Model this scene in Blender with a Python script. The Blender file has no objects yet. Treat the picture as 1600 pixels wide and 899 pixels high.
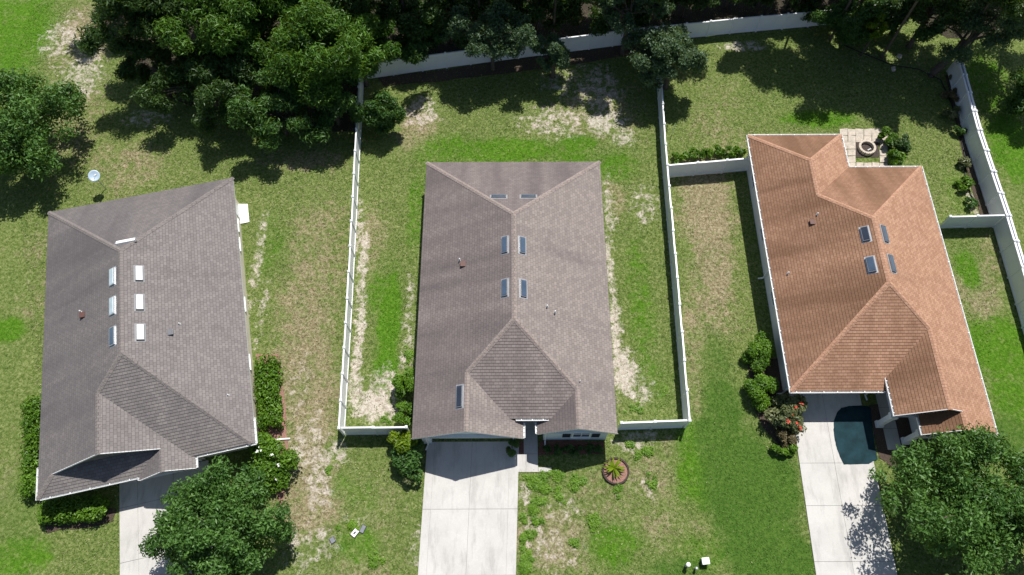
import bpy, math, random
import numpy as np
from mathutils import Matrix, Vector
D = bpy.data
SC = bpy.context.scene
COL = SC.collection
R = math.radians
random.seed(7)

# ------------------------------------------------------------------ camera
H = 48.0; FPX = 1177.44; TILT = 0.441626; ROLL = -0.0043578; CX, CY = 800.0, 449.5
_fw = np.array([0, math.sin(TILT), -math.cos(TILT)])
_u0 = np.array([0, math.cos(TILT), math.sin(TILT)]); _r0 = np.array([1.0, 0, 0])
_rt = math.cos(ROLL) * _r0 + math.sin(ROLL) * _u0
_up = -math.sin(ROLL) * _r0 + math.cos(ROLL) * _u0
def P(u, v, z=0.0):
    """photo pixel (1600x899) -> the point of that sight line at height z"""
    d = _fw * FPX + _rt * (u - CX) - _up * (v - CY)
    q = np.array([0, 0, H]) + d * ((z - H) / d[2])
    return (float(q[0]), float(q[1]), float(z))
def PX(pts, z=0.0):
    return [P(u, v, z) for u, v in pts]
cd = D.cameras.new('camera'); cam = D.objects.new('camera', cd); COL.objects.link(cam)
cd.sensor_width = 36.0; cd.lens = FPX / 1600 * 36; cd.clip_end = 3000
cam.matrix_world = Matrix(((_rt[0], _up[0], -_fw[0], 0), (_rt[1], _up[1], -_fw[1], 0), (_rt[2], _up[2], -_fw[2], H), (0, 0, 0, 1)))
SC.camera = cam

# ------------------------------------------------------------------ light
SUN = Vector((0.200, 0.475, 1.0)).normalized()            # towards the sun
w = D.worlds.new('World'); SC.world = w; w.use_nodes = True
nt = w.node_tree
sky = nt.nodes.new('ShaderNodeTexSky'); sky.sky_type = 'NISHITA'; sky.sun_disc = False
sky.sun_elevation = math.asin(SUN.z); sky.sun_rotation = math.atan2(SUN.x, SUN.y)
nt.links.new(sky.outputs[0], nt.nodes['Background'].inputs[0]); nt.nodes['Background'].inputs[1].default_value = 0.074
sd = D.lights.new('sun', 'SUN'); sd.energy = 4.7; sd.angle = R(0.53); sd.color = (1.0, 0.97, 0.92)
so = D.objects.new('sun', sd); COL.objects.link(so); so.location = (0, 0, 80)
so.rotation_euler = SUN.to_track_quat('Z', 'Y').to_euler()
SC.view_settings.view_transform = 'Standard'; SC.view_settings.look = 'None'
SC.view_settings.gamma = 1.0; SC.view_settings.use_curve_mapping = False
SC.view_settings.exposure = 0.30

ES_ = 0.19        # shingle course, along the slope
# ------------------------------------------------------------------ materials
def mat(name):
    m = D.materials.new(name); m.use_nodes = True
    return m, m.node_tree, m.node_tree.nodes['Principled BSDF']
def nd(t, kind, **kw):
    n = t.nodes.new(kind)
    for k, v in kw.items():
        setattr(n, k, v)
    return n
def L(t, a, b): t.links.new(a, b)
def ramp(t, fac, stops):
    n = nd(t, 'ShaderNodeValToRGB'); e = n.color_ramp.elements
    while len(e) < len(stops): e.new(0.5)
    for i, (p_, c) in enumerate(stops):
        e[i].position = p_; e[i].color = (c[0], c[1], c[2], 1)
    L(t, fac, n.inputs[0]); return n.outputs[0]
def noise(t, vec, scale, detail=4, rough=0.6, dist=0.0):
    n = nd(t, 'ShaderNodeTexNoise'); n.inputs['Scale'].default_value = scale
    n.inputs['Detail'].default_value = detail; n.inputs['Roughness'].default_value = rough; n.inputs['Distortion'].default_value = dist
    if vec is not None: L(t, vec, n.inputs['Vector'])
    return n.outputs[0]
def math_(t, op, a, b=None, c=None, clamp=False):
    n = nd(t, 'ShaderNodeMath', operation=op, use_clamp=clamp)
    for i, x in enumerate((a, b, c)):
        if x is None: continue
        if isinstance(x, (int, float)): n.inputs[i].default_value = x
        else: L(t, x, n.inputs[i])
    return n.outputs[0]
def mix(t, f, a, b, mode='MIX'):
    n = nd(t, 'ShaderNodeMix', data_type='RGBA', blend_type=mode)
    for s, x in ((n.inputs[0], f), (n.inputs[6], a), (n.inputs[7], b)):
        if isinstance(x, (int, float)): s.default_value = x
        elif isinstance(x, tuple): s.default_value = (x[0], x[1], x[2], 1)
        else: L(t, x, s)
    return n.outputs[2]
def bump(t, h, bs, strength=0.3, dist=0.02):
    b = nd(t, 'ShaderNodeBump'); b.inputs['Strength'].default_value = strength; b.inputs['Distance'].default_value = dist
    L(t, h, b.inputs['Height']); L(t, b.outputs[0], bs.inputs['Normal'])
def objco(t): return nd(t, 'ShaderNodeTexCoord').outputs['Object']

def plain(name, col, rough=0.6, var=0.12, scale=3.0, metal=0.0, spec=0.4, bmp=0.0):
    m, t, b = mat(name); co = objco(t)
    n = noise(t, co, scale, 5)
    lo = tuple(c * (1 - var) for c in col); hi = tuple(min(1, c * (1 + var)) for c in col)
    L(t, ramp(t, n, [(0.3, lo), (0.7, hi)]), b.inputs['Base Color'])
    b.inputs['Roughness'].default_value = rough; b.inputs['Metallic'].default_value = metal
    b.inputs['Specular IOR Level'].default_value = spec
    if bmp: bump(t, noise(t, co, scale * 12, 3), b, bmp, 0.01)
    return m

def shingle(name, c1, c2, c3, stain, stain_amt=0.35):
    """asphalt shingles: course and tab tone, granules, algae streaks running down the slope and painted left/right light contrast (attribute wear = how much)"""
    m, t, b = mat(name)
    uv = nd(t, 'ShaderNodeUVMap').outputs[0]
    br = nd(t, 'ShaderNodeTexBrick'); br.offset = 0.43; br.squash = 1.0
    L(t, uv, br.inputs['Vector'])
    br.inputs['Scale'].default_value = 1.0; br.inputs['Brick Width'].default_value = 0.27; br.inputs['Row Height'].default_value = ES_
    br.inputs['Mortar Size'].default_value = 0.011; br.inputs['Mortar Smooth'].default_value = 0.2; br.inputs['Bias'].default_value = 0.0
    br.inputs['Color1'].default_value = (*c1, 1); br.inputs['Color2'].default_value = (*c3, 1); br.inputs['Mortar'].default_value = (*[x * 0.42 for x in c1], 1)
    c = mix(t, 0.35, br.outputs[0], (*c2,))
    gr = noise(t, uv, 55, 3, 0.7)
    c = mix(t, 0.6, c, ramp(t, gr, [(0.3, (0.55, 0.55, 0.55)), (0.7, (1.3, 1.3, 1.3))]), 'MULTIPLY')
    at = nd(t, 'ShaderNodeAttribute'); at.attribute_name = 'wear_shade'
    sv = nd(t, 'ShaderNodeCombineXYZ'); sx = nd(t, 'ShaderNodeSeparateXYZ'); L(t, uv, sx.inputs[0])
    oi = nd(t, 'ShaderNodeObjectInfo').outputs['Random']
    L(t, math_(t, 'MULTIPLY', sx.outputs[0], 1.1), sv.inputs[0]); L(t, math_(t, 'MULTIPLY', sx.outputs[1], 0.16), sv.inputs[1]); L(t, math_(t, 'MULTIPLY', oi, 40.0), sv.inputs[2])
    sn = noise(t, sv.outputs[0], 0.5, 5, 0.6, 0.3)
    sn = math_(t, 'ADD', sn, math_(t, 'MULTIPLY', math_(t, 'SUBTRACT', at.outputs['Fac'], 0.5), 0.55))  # even offset per slope: paints light contrast between roof sides over the algae
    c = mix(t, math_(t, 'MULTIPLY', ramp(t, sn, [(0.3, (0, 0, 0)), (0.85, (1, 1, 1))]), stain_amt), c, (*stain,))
    c = mix(t, 0.22, c, ramp(t, noise(t, uv, 0.3, 4), [(0.3, (0.75, 0.75, 0.77)), (0.7, (1.1, 1.09, 1.06))]), 'MULTIPLY')
    L(t, c, b.inputs['Base Color']); b.inputs['Roughness'].default_value = 0.92; b.inputs['Specular IOR Level'].default_value = 0.2
    bump(t, math_(t, 'ADD', gr, math_(t, 'MULTIPLY', br.outputs[1], -1.5)), b, 0.5, 0.012)
    return m

def concrete(name, col, stain=0.5):
    m, t, b = mat(name); co = nd(t, 'ShaderNodeNewGeometry').outputs['Position']
    c = ramp(t, noise(t, co, 0.45, 6, 0.65), [(0.3, tuple(x * 0.84 for x in col)), (0.62, col)])
    mp = nd(t, 'ShaderNodeMapping'); mp.inputs['Scale'].default_value = (1.6, 0.35, 1); L(t, co, mp.inputs[0])
    s = ramp(t, noise(t, mp.outputs[0], 1.1, 7, 0.68), [(0.5, (0, 0, 0)), (0.78, (1, 1, 1))])
    c = mix(t, math_(t, 'MULTIPLY', s, stain), c, tuple(x * 0.5 for x in col))
    c = mix(t, 0.5, c, ramp(t, noise(t, co, 22, 3), [(0.3, (0.8, 0.8, 0.8)), (0.7, (1.05, 1.05, 1.05))]), 'MULTIPLY')
    L(t, c, b.inputs['Base Color']); b.inputs['Roughness'].default_value = 0.9; b.inputs['Specular IOR Level'].default_value = 0.25
    bump(t, noise(t, co, 60, 3), b, 0.25, 0.005)
    return m

def leafmat(name, dark, light, trans=0.30, rough=0.42):
    m, t, b = mat(name)
    at = nd(t, 'ShaderNodeAttribute'); at.attribute_name = 'tint'
    c = ramp(t, at.outputs['Fac'], [(0.0, dark), (1.0, light)])
    L(t, c, b.inputs['Base Color']); b.inputs['Roughness'].default_value = rough; b.inputs['Specular IOR Level'].default_value = 0.3
    tr = nd(t, 'ShaderNodeBsdfTranslucent'); L(t, mix(t, 0.5, c, (0.30, 0.42, 0.03)), tr.inputs[0])
    ms = nd(t, 'ShaderNodeMixShader'); ms.inputs[0].default_value = trans
    L(t, b.outputs[0], ms.inputs[1]); L(t, tr.outputs[0], ms.inputs[2])
    L(t, ms.outputs[0], t.nodes['Material Output'].inputs[0])
    return m

def attrcol(name, rough=0.9):
    m, t, b = mat(name); at = nd(t, 'ShaderNodeAttribute'); at.attribute_name = 'col'
    L(t, at.outputs['Color'], b.inputs['Base Color']); b.inputs['Roughness'].default_value = rough
    b.inputs['Specular IOR Level'].default_value = 0.2
    return m

def groundmat():
    m, t, b = mat('lawn_ground'); co = nd(t, 'ShaderNodeNewGeometry').outputs['Position']
    def att(n):
        a = nd(t, 'ShaderNodeAttribute'); a.attribute_name = n; return a.outputs['Fac']
    nb = noise(t, co, 0.22, 6, 0.65, 0.3); nm = noise(t, co, 1.3, 6, 0.7, 0.4); nf = noise(t, co, 5.0, 5, 0.75, 0.6); nx = noise(t, co, 16, 3, 0.7)
    grass = ramp(t, nf, [(0.30, (0.046, 0.076, 0.014)), (0.48, (0.132, 0.182, 0.044)), (0.66, (0.275, 0.305, 0.125))])
    dry = ramp(t, nf, [(0.30, (0.085, 0.068, 0.032)), (0.48, (0.255, 0.212, 0.120)), (0.66, (0.46, 0.395, 0.265))])
    lush = ramp(t, nf, [(0.28, (0.028, 0.075, 0.003)), (0.5, (0.080, 0.190, 0.012)), (0.72, (0.165, 0.290, 0.038))])
    rich = ramp(t, nf, [(0.28, (0.026, 0.070, 0.009)), (0.5, (0.070, 0.145, 0.020)), (0.72, (0.130, 0.205, 0.045))])
    sand = ramp(t, nf, [(0.28, (0.16, 0.125, 0.085)), (0.45, (0.46, 0.40, 0.33)), (0.62, (0.66, 0.60, 0.53))])
    ng = noise(t, co, 2.6, 4, 0.7, 0.8)
    def brk(wt, k=1.0, gain=2.1, off=0.62):
        s = math_(t, 'ADD', math_(t, 'MULTIPLY', math_(t, 'SUBTRACT', nm, 0.5), 2.6), math_(t, 'MULTIPLY', math_(t, 'SUBTRACT', ng, 0.5), 2.6))
        a = math_(t, 'ADD', math_(t, 'MULTIPLY', wt, gain), math_(t, 'MULTIPLY', s, k))
        return math_(t, 'SUBTRACT', a, off, None, True)
    dw = math_(t, 'ADD', att('dry'), math_(t, 'MULTIPLY', math_(t, 'SUBTRACT', nb, 0.48), 1.5))
    c = mix(t, brk(dw, 1.0, 1.7, 0.5), grass, dry)
    c = mix(t, brk(math_(t, 'ADD', att('lush'), math_(t, 'MULTIPLY', math_(t, 'SUBTRACT', noise(t, co, 0.37, 4, 0.6), 0.55), 0.9)), 1.0, 1.9, 0.55), c, lush)
    c = mix(t, brk(att('rich'), 0.6), c, rich)
    sw = att('sand'); c = mix(t, math_(t, 'MULTIPLY', brk(sw, 1.6, 1.9, 0.62), math_(t, 'MULTIPLY', sw, 5.0, None, True)), c, sand)
    c = mix(t, 0.45, c, ramp(t, nx, [(0.3, (0.55, 0.55, 0.55)), (0.7, (1.2, 1.2, 1.2))]), 'MULTIPLY')
    c = mix(t, 0.4, c, ramp(t, nb, [(0.3, (0.7, 0.8, 0.62)), (0.7, (1.15, 1.08, 1.1))]), 'MULTIPLY')
    L(t, c, b.inputs['Base Color']); b.inputs['Roughness'].default_value = 0.95; b.inputs['Specular IOR Level'].default_value = 0.1
    bump(t, math_(t, 'ADD', nf, math_(t, 'MULTIPLY', nx, 0.6)), b, 0.9, 0.10)
    return m

def glassmat(name, col, rough=0.08):
    m, t, b = mat(name)
    L(t, ramp(t, noise(t, objco(t), 1.7, 3), [(0.3, tuple(c * 0.7 for c in col)), (0.7, col)]), b.inputs['Base Color'])
    b.inputs['Roughness'].default_value = rough; b.inputs['Specular IOR Level'].default_value = 0.9; b.inputs['Coat Weight'].default_value = 0.6
    return m

M = dict(
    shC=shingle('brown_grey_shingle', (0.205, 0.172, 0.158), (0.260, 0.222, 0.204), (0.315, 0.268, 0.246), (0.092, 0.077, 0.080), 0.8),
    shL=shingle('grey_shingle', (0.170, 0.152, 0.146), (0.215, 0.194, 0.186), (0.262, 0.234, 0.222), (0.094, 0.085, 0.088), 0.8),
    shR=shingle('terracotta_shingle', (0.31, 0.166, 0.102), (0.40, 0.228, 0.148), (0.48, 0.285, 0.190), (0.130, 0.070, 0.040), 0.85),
    capC=shingle('brown_grey_cap', (0.25, 0.205, 0.185), (0.30, 0.25, 0.225), (0.34, 0.28, 0.255), (0.18, 0.145, 0.14), 0.3),
    capL=shingle('grey_cap', (0.185, 0.165, 0.158), (0.22, 0.195, 0.185), (0.25, 0.22, 0.205), (0.14, 0.125, 0.12), 0.3),
    capR=shingle('terracotta_cap', (0.38, 0.205, 0.13), (0.45, 0.26, 0.17), (0.52, 0.31, 0.21), (0.24, 0.13, 0.09), 0.4),
    white=plain('white_paint', (0.80, 0.80, 0.79), 0.45, 0.05, 2.0),
    vinyl=plain('white_vinyl', (0.80, 0.81, 0.82), 0.38, 0.05, 1.2),
    wallC=plain('pale_blue_stucco', (0.62, 0.68, 0.70), 0.85, 0.06, 1.5, bmp=0.3),
    wallL=plain('beige_stucco', (0.66, 0.60, 0.49), 0.85, 0.06, 1.5, bmp=0.3),
    wallR=plain('white_stucco', (0.74, 0.74, 0.73), 0.85, 0.06, 1.5, bmp=0.3),
    shutter=plain('dark_shutter', (0.03, 0.035, 0.05), 0.5),
    door=plain('door_paint', (0.10, 0.045, 0.035), 0.4),
    conc=concrete('concrete', (0.53, 0.51, 0.48), 0.75),
    conc2=concrete('bright_concrete', (0.55, 0.53, 0.50), 0.75),
    joint=plain('joint_dark', (0.12, 0.11, 0.10), 0.95),
    brick=plain('patio_stone', (0.46, 0.40, 0.33), 0.9, 0.25, 4, bmp=0.4),
    block=plain('edging_block', (0.055, 0.036, 0.032), 0.9, 0.3, 6, bmp=0.4),
    ring=plain('pale_ring_block', (0.52, 0.45, 0.37), 0.9, 0.2, 6, bmp=0.4),
    ash=plain('dark_ash', (0.06, 0.045, 0.038), 0.95, 0.4, 9),
    bark=plain('bark', (0.105, 0.085, 0.065), 0.95, 0.35, 7, bmp=0.7),
    dark=plain('dark_plastic', (0.035, 0.038, 0.042), 0.5),
    grey=plain('grey_plastic', (0.17, 0.18, 0.20), 0.5),
    vent=plain('red_brown_vent', (0.105, 0.045, 0.035), 0.6),
    lead=plain('pale_pipe', (0.62, 0.62, 0.60), 0.6),
    galv=plain('galvanised', (0.48, 0.49, 0.50), 0.4, 0.1, 4, 0.5),
    frame=plain('skylight_frame', (0.16, 0.16, 0.17), 0.4),
    skyblue=glassmat('blue_glass', (0.07, 0.105, 0.155)),
    skydark=glassmat('dark_glass', (0.03, 0.038, 0.055)),
    skypale=glassmat('pale_glass', (0.45, 0.55, 0.60), 0.2),
    skywhite=plain('white_dome', (0.85, 0.85, 0.83), 0.3, 0.03),
    window=glassmat('window_glass', (0.05, 0.06, 0.075)),
    teal=plain('dark_teal_patch', (0.011, 0.033, 0.042), 0.8, 0.35, 1.6, spec=0.12),
    dish=plain('pale_dish', (0.40, 0.50, 0.60), 0.35, 0.05),
    mulch=plain('red_mulch', (0.16, 0.070, 0.052), 0.95, 0.5, 14, bmp=0.8),
    mulch2=plain('pink_mulch', (0.27, 0.145, 0.115), 0.95, 0.4, 14, bmp=0.8),
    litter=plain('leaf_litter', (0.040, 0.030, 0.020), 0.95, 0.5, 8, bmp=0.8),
    mulchd=plain('brown_mulch', (0.070, 0.048, 0.036), 0.95, 0.5, 14, bmp=0.8),
    hose=plain('dark_hose', (0.012, 0.014, 0.014), 0.5),
    flower_r=plain('red_petal', (0.62, 0.10, 0.06), 0.6), flower_w=plain('white_petal', (0.80, 0.80, 0.76), 0.6),
    lf_mango=leafmat('glossy_leaf', (0.014, 0.058, 0.006), (0.130, 0.275, 0.030)),
    lf_tree=leafmat('broad_leaf', (0.012, 0.050, 0.010), (0.100, 0.215, 0.042)),
    lf_oak=leafmat('grey_green_leaf', (0.028, 0.062, 0.030), (0.130, 0.210, 0.105)),
    lf_dark=leafmat('dark_leaf', (0.012, 0.040, 0.008), (0.070, 0.140, 0.030), 0.25),
    lf_hedge=leafmat('hedge_leaf', (0.026, 0.085, 0.005), (0.165, 0.315, 0.022)),
    lf_lime=leafmat('lime_leaf', (0.06, 0.125, 0.005), (0.24, 0.33, 0.01)),
    lf_front=leafmat('front_tree_leaf', (0.018, 0.068, 0.012), (0.150, 0.300, 0.062)),
    lf_weed=leafmat('weed_leaf', (0.075, 0.185, 0.008), (0.220, 0.380, 0.030)),
    lf_pale=leafmat('pale_leaf', (0.06, 0.085, 0.03), (0.25, 0.26, 0.12)),
    lf_red=leafmat('bronze_leaf', (0.06, 0.05, 0.025), (0.26, 0.20, 0.10)),
    blades=attrcol('grass_blades'), ground=groundmat(),
)

# ------------------------------------------------------------------ mesh helpers
def link(name, me, parent=None, m=None):
    if m is not None: me.materials.append(m)
    o = D.objects.new(name, me); COL.objects.link(o)
    if parent is not None: o.parent = parent
    return o
def tag(o, label, cat, group=None, kind=None):
    o['label'] = label
    if cat: o['category'] = cat
    if group: o['group'] = group
    if kind: o['kind'] = kind
    return o
def empty(name, loc=(0, 0, 0), rz=0.0):
    o = D.objects.new(name, None); COL.objects.link(o); o.location = loc; o.rotation_euler = (0, 0, rz)
    o.empty_display_size = 0.3
    return o
class MB:
    def __init__(s): s.v = []; s.f = []; s.uv = []
    def poly(s, pts, uvs=None):
        i = len(s.v); s.v += [tuple(map(float, q)) for q in pts]; s.f.append(list(range(i, i + len(pts))))
        s.uv += list(uvs) if uvs else [(q[0], q[1]) for q in pts]
    def faces(s, pts, fs):
        i = len(s.v); s.v += [tuple(map(float, q)) for q in pts]
        for f in fs:
            s.f.append([i + k for k in f]); s.uv += [(pts[k][0] + pts[k][2], pts[k][1]) for k in f]
    def box(s, x0, x1, y0, y1, z0, z1):
        s.faces([(x0, y0, z0), (x1, y0, z0), (x1, y1, z0), (x0, y1, z0), (x0, y0, z1), (x1, y0, z1), (x1, y1, z1), (x0, y1, z1)],
                [(3, 2, 1, 0), (4, 5, 6, 7), (0, 1, 5, 4), (1, 2, 6, 5), (2, 3, 7, 6), (3, 0, 4, 7)])
    def prism(s, poly, z0, z1):
        n = len(poly)
        a = sum(poly[i][0] * poly[(i + 1) % n][1] - poly[(i + 1) % n][0] * poly[i][1] for i in range(n))
        if a < 0: poly = poly[::-1]
        zz0 = z0 if isinstance(z0, (list, tuple)) else [z0] * n
        pts = [(q[0], q[1], zz0[i]) for i, q in enumerate(poly)] + [(q[0], q[1], z1) for q in poly]
        s.faces(pts, [tuple(range(n - 1, -1, -1)), tuple(range(n, 2 * n))] + [(i, (i + 1) % n, n + (i + 1) % n, n + i) for i in range(n)])
    def bar(s, a, b, wd, ht, up=(0, 0, 1)):
        """box beam from a to b (centre line)"""
        a = Vector(a); b = Vector(b); d = (b - a).normalized(); u = Vector(up)
        r = d.cross(u)
        if r.length < 1e-4: r = d.cross(Vector((1, 0, 0)))
        r.normalize(); n = r.cross(d).normalized(); r *= wd / 2; n *= ht / 2
        s.faces([a - r - n, a + r - n, a + r + n, a - r + n, b - r - n, b + r - n, b + r + n, b - r + n],
                [(0, 1, 2, 3), (7, 6, 5, 4), (4, 5, 1, 0), (5, 6, 2, 1), (6, 7, 3, 2), (7, 4, 0, 3)])
    def tube(s, pts, rads, n=8, cap=True):
        pts = [Vector(q) for q in pts]; i0 = len(s.v); rings = []
        for k, q in enumerate(pts):
            d = (pts[min(k + 1, len(pts) - 1)] - pts[max(k - 1, 0)]).normalized()
            r = d.cross(Vector((0.31, 0.17, 0.93)))
            if r.length < 1e-3: r = d.cross(Vector((1, 0, 0)))
            r.normalize(); n2 = d.cross(r)
            rings.append(len(s.v))
            for j in range(n):
                t_ = 2 * math.pi * j / n
                s.v.append(tuple(q + (r * math.cos(t_) + n2 * math.sin(t_)) * rads[k]))
        for k in range(len(pts) - 1):
            a, b = rings[k], rings[k + 1]
            for j in range(n):
                f = [a + j, a + (j + 1) % n, b + (j + 1) % n, b + j]; s.f.append(f)
                s.uv += [(j / n, k), ((j + 1) / n, k), ((j + 1) / n, k + 1), (j / n, k + 1)]
        if cap:
            for a, rev in ((rings[0], True), (rings[-1], False)):
                f = [a + j for j in range(n)]
                if rev: f.reverse()
                s.f.append(f); s.uv += [(0, 0)] * n
    def mesh(s, name):
        me = D.meshes.new(name); me.from_pydata(s.v, [], s.f)
        if len(s.uv) == len(me.loops):
            l = me.uv_layers.new(name='UVMap'); l.data.foreach_set('uv', np.array(s.uv, dtype=np.float32).ravel())
        me.update(); return me
    def build(s, name, m, parent=None, smooth=False, bevel=0.0):
        me = s.mesh(name); o = link(name, me, parent, m)
        if smooth: me.polygons.foreach_set('use_smooth', [True] * len(me.polygons))
        if bevel:
            md = o.modifiers.new('bevel', 'BEVEL'); md.width = bevel; md.segments = 2; md.limit_method = 'ANGLE'
        return o

def npmesh(name, verts, faces, attr=None):
    me = D.meshes.new(name); nv, nf, k = len(verts), len(faces), faces.shape[1]
    me.vertices.add(nv); me.vertices.foreach_set('co', verts.astype(np.float32).ravel())
    me.loops.add(nf * k); me.loops.foreach_set('vertex_index', faces.astype(np.int32).ravel())
    me.polygons.add(nf); me.polygons.foreach_set('loop_start', np.arange(0, nf * k, k, dtype=np.int32))
    me.polygons.foreach_set('loop_total', np.full(nf, k, dtype=np.int32))
    for an, (ty, arr) in (attr or {}).items():
        a = me.attributes.new(an, ty, 'POINT')
        a.data.foreach_set('color' if ty == 'FLOAT_COLOR' else 'value', arr.astype(np.float32).ravel())
    me.update(calc_edges=True); return me

# ------------------------------------------------------------------ foliage
def leafmesh(name, cents, rads, n, size, rng, asp=0.45, up=0.45, tint=None, shell=0.5, rnd=0.75, cw=None):
    """n folded leaves spread over clumps (cents, rads); each leaf two triangles meeting on its midrib"""
    cents = np.asarray(cents, float); rads = np.asarray(rads, float)
    pr = rads ** 2 / np.sum(rads ** 2)
    idx = rng.choice(len(cents), n, p=pr)
    d = rng.normal(size=(n, 3)); d /= np.linalg.norm(d, axis=1)[:, None]
    rr = rads[idx] * (shell + (1 - shell) * rng.random(n) ** 0.6) * (1 + 0.35 * (rng.random(n) ** 4))
    pos = cents[idx] + d * rr[:, None] * np.array([1, 1, 0.8])
    nrm = d * 0.55 + np.array([0, 0, up]) + rng.normal(size=(n, 3)) * rnd * 0.55
    nrm /= np.linalg.norm(nrm, axis=1)[:, None]
    ax = rng.normal(size=(n, 3)) + d * 0.5; ax -= nrm * np.sum(ax * nrm, 1)[:, None]; ax /= np.linalg.norm(ax, axis=1)[:, None]
    sd_ = np.cross(nrm, ax)
    Ls = size * (0.55 + 0.9 * rng.random(n))[:, None]; Ws = Ls * asp
    base = pos - ax * Ls * 0.5; tip = pos + ax * Ls * 0.5 - nrm * Ls * 0.12
    l = pos + sd_ * Ws * 0.5 + nrm * Ws * 0.16; r = pos - sd_ * Ws * 0.5 + nrm * Ws * 0.16
    V = np.stack([base, r, tip, l], 1).reshape(-1, 3)
    V[:, 2] = np.maximum(V[:, 2], 0.015)
    i = np.arange(n)[:, None] * 4
    F = np.concatenate([i + np.array([0, 1, 2]), i + np.array([0, 2, 3])], 0)
    ct = rng.random(len(cents)) if cw is None else cw
    tn = np.clip(0.04 + 0.42 * ct[idx] + 0.54 * rng.random(n) ** 1.7 if tint is None else tint(idx, rng), 0, 1)
    return npmesh(name, V, F, {'tint': ('FLOAT', np.repeat(tn, 4))})

def crown_clumps(rng, c, rad, n, flat=0.25, jag=0.22, cr=(0.20, 0.34)):
    """boughs (lobes) over the crown, leaf clumps over each bough: billows with dark gaps between"""
    c = np.array(c, float); rad = np.array(rad, float); out = []; rs = []
    nl = max(5, int(n / 7)); lobes = []
    ga = math.pi * (3 - math.sqrt(5)); ph = rng.random() * 6.28
    for i in range(nl):
        z = 1 - (i + 0.5) / nl * (1.35 + flat); rr = math.sqrt(max(0, 1 - z * z)); a = ph + i * ga + rng.normal() * 0.25
        d = np.array([rr * math.cos(a), rr * math.sin(a), z])
        lobes.append((c + d * rad * (0.62 + jag * rng.normal() * 0.7), (0.34 + 0.16 * rng.random()) * rad, d))
    for k in range(n):
        lc, lr, ld = lobes[k % nl]
        d = rng.normal(size=3) + ld * 0.9 + np.array([0, 0, 0.35]); d /= np.linalg.norm(d)
        out.append(lc + d * lr * (0.45 + 0.6 * rng.random())); rs.append((cr[0] + (cr[1] - cr[0]) * rng.random()) * 0.62 * min(rad[0], rad[1]))
    return np.array(out), np.array(rs)

def tree(name, label, u, v, zc, rad, leaf, n, size, seed, group=None, cat='tree', clumps=70, asp=0.45, trunk=0.16, lean=(0, 0), jag=0.34, cr=(0.2, 0.34), shell=0.12, up=0.35, rnd=1.25, pos=None, limbs=9):
    rng = np.random.default_rng(seed)
    c = pos if pos else P(u, v, zc)
    t = empty(name, (c[0] + lean[0], c[1] + lean[1], 0)); tag(t, label, cat, group)
    lc = np.array([-lean[0], -lean[1], zc])
    cs, rs = crown_clumps(rng, lc, rad, clumps, jag=jag, cr=cr)
    cs[:, 2] = np.maximum(cs[:, 2], 0.3)
    link('crown', leafmesh('crown', cs, rs, n, size, rng, asp, up, shell=shell, rnd=rnd), t, leaf)
    b = MB()
    fork = Vector((lc[0] * 0.5, lc[1] * 0.5, max(0.5, zc - rad[2] * 0.55)))
    top = Vector((lc[0], lc[1], zc + rad[2] * 0.45))
    b.tube([(0, 0, -0.1), (0.02, 0.03, 0.25), tuple(fork * 0.6), tuple(fork), tuple((fork + top) / 2 + Vector((0.1, -0.08, 0))), tuple(top)],
           [trunk * 1.5, trunk * 1.1, trunk, trunk * 0.85, trunk * 0.5, trunk * 0.15], 8)
    for j in rng.choice(len(cs), min(limbs, len(cs)), replace=False):
        e = Vector(cs[j]); s_ = fork.lerp(top, 0.5 * rng.random()); mid = s_.lerp(e, 0.5) + Vector((0, 0, 0.12 * rad[2]))
        b.tube([s_, mid, e], [trunk * 0.5, trunk * 0.3, trunk * 0.08], 5, False)
    b.build('trunk', M['bark'], t, True)
    return t

def hedge(name, label, cents, rads, leaf, n, size, seed, base, cat='hedge', group=None, asp=0.5, flower=None, nf=0, fsize=0.14, stems=6):
    """low shrub or hedge: leaves over clumps, stems, optional flowers; world coordinates in, base = foot"""
    rng = np.random.default_rng(seed)
    t = empty(name, base); tag(t, label, cat, group)
    cs = np.array(cents, float) - np.array(base); rs = np.array(rads, float)
    link('foliage', leafmesh('foliage', cs, rs, n, size, rng, asp, 0.5, shell=0.55), t, leaf)
    b = MB()
    for j in rng.choice(len(cs), min(stems, len(cs)), replace=False):
        e = cs[j]; b.tube([(e[0] * 0.7, e[1] * 0.7, -0.03), (e[0] * 0.85, e[1] * 0.85, e[2] * 0.5), tuple(e)], [0.035, 0.028, 0.012], 5)
    b.build('stems', M['bark'], t, True)
    if flower:
        top = cs + np.stack([np.zeros(len(cs)), -rs * 0.25, rs * 0.85], 1)
        for j in rng.choice(len(cs), min(nf, len(cs)), replace=False):
            fb = MB(); q = top[j] + rng.normal(size=3) * 0.06
            for k in range(9):
                a = rng.random() * 6.28; el = rng.random() * 1.3; ra = fsize * (0.5 + rng.random())
                e = q + np.array([math.cos(a) * math.cos(el), math.sin(a) * math.cos(el), math.sin(el) * 0.6]) * ra
                s_ = np.array([-math.sin(a), math.cos(a), 0]) * ra * 0.35; m_ = (q + e) / 2 + np.array([0, 0, 0.03])
                fb.poly([q, m_ - s_, e, m_ + s_])
            fb.build('flower', flower, t)
    return t
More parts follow.
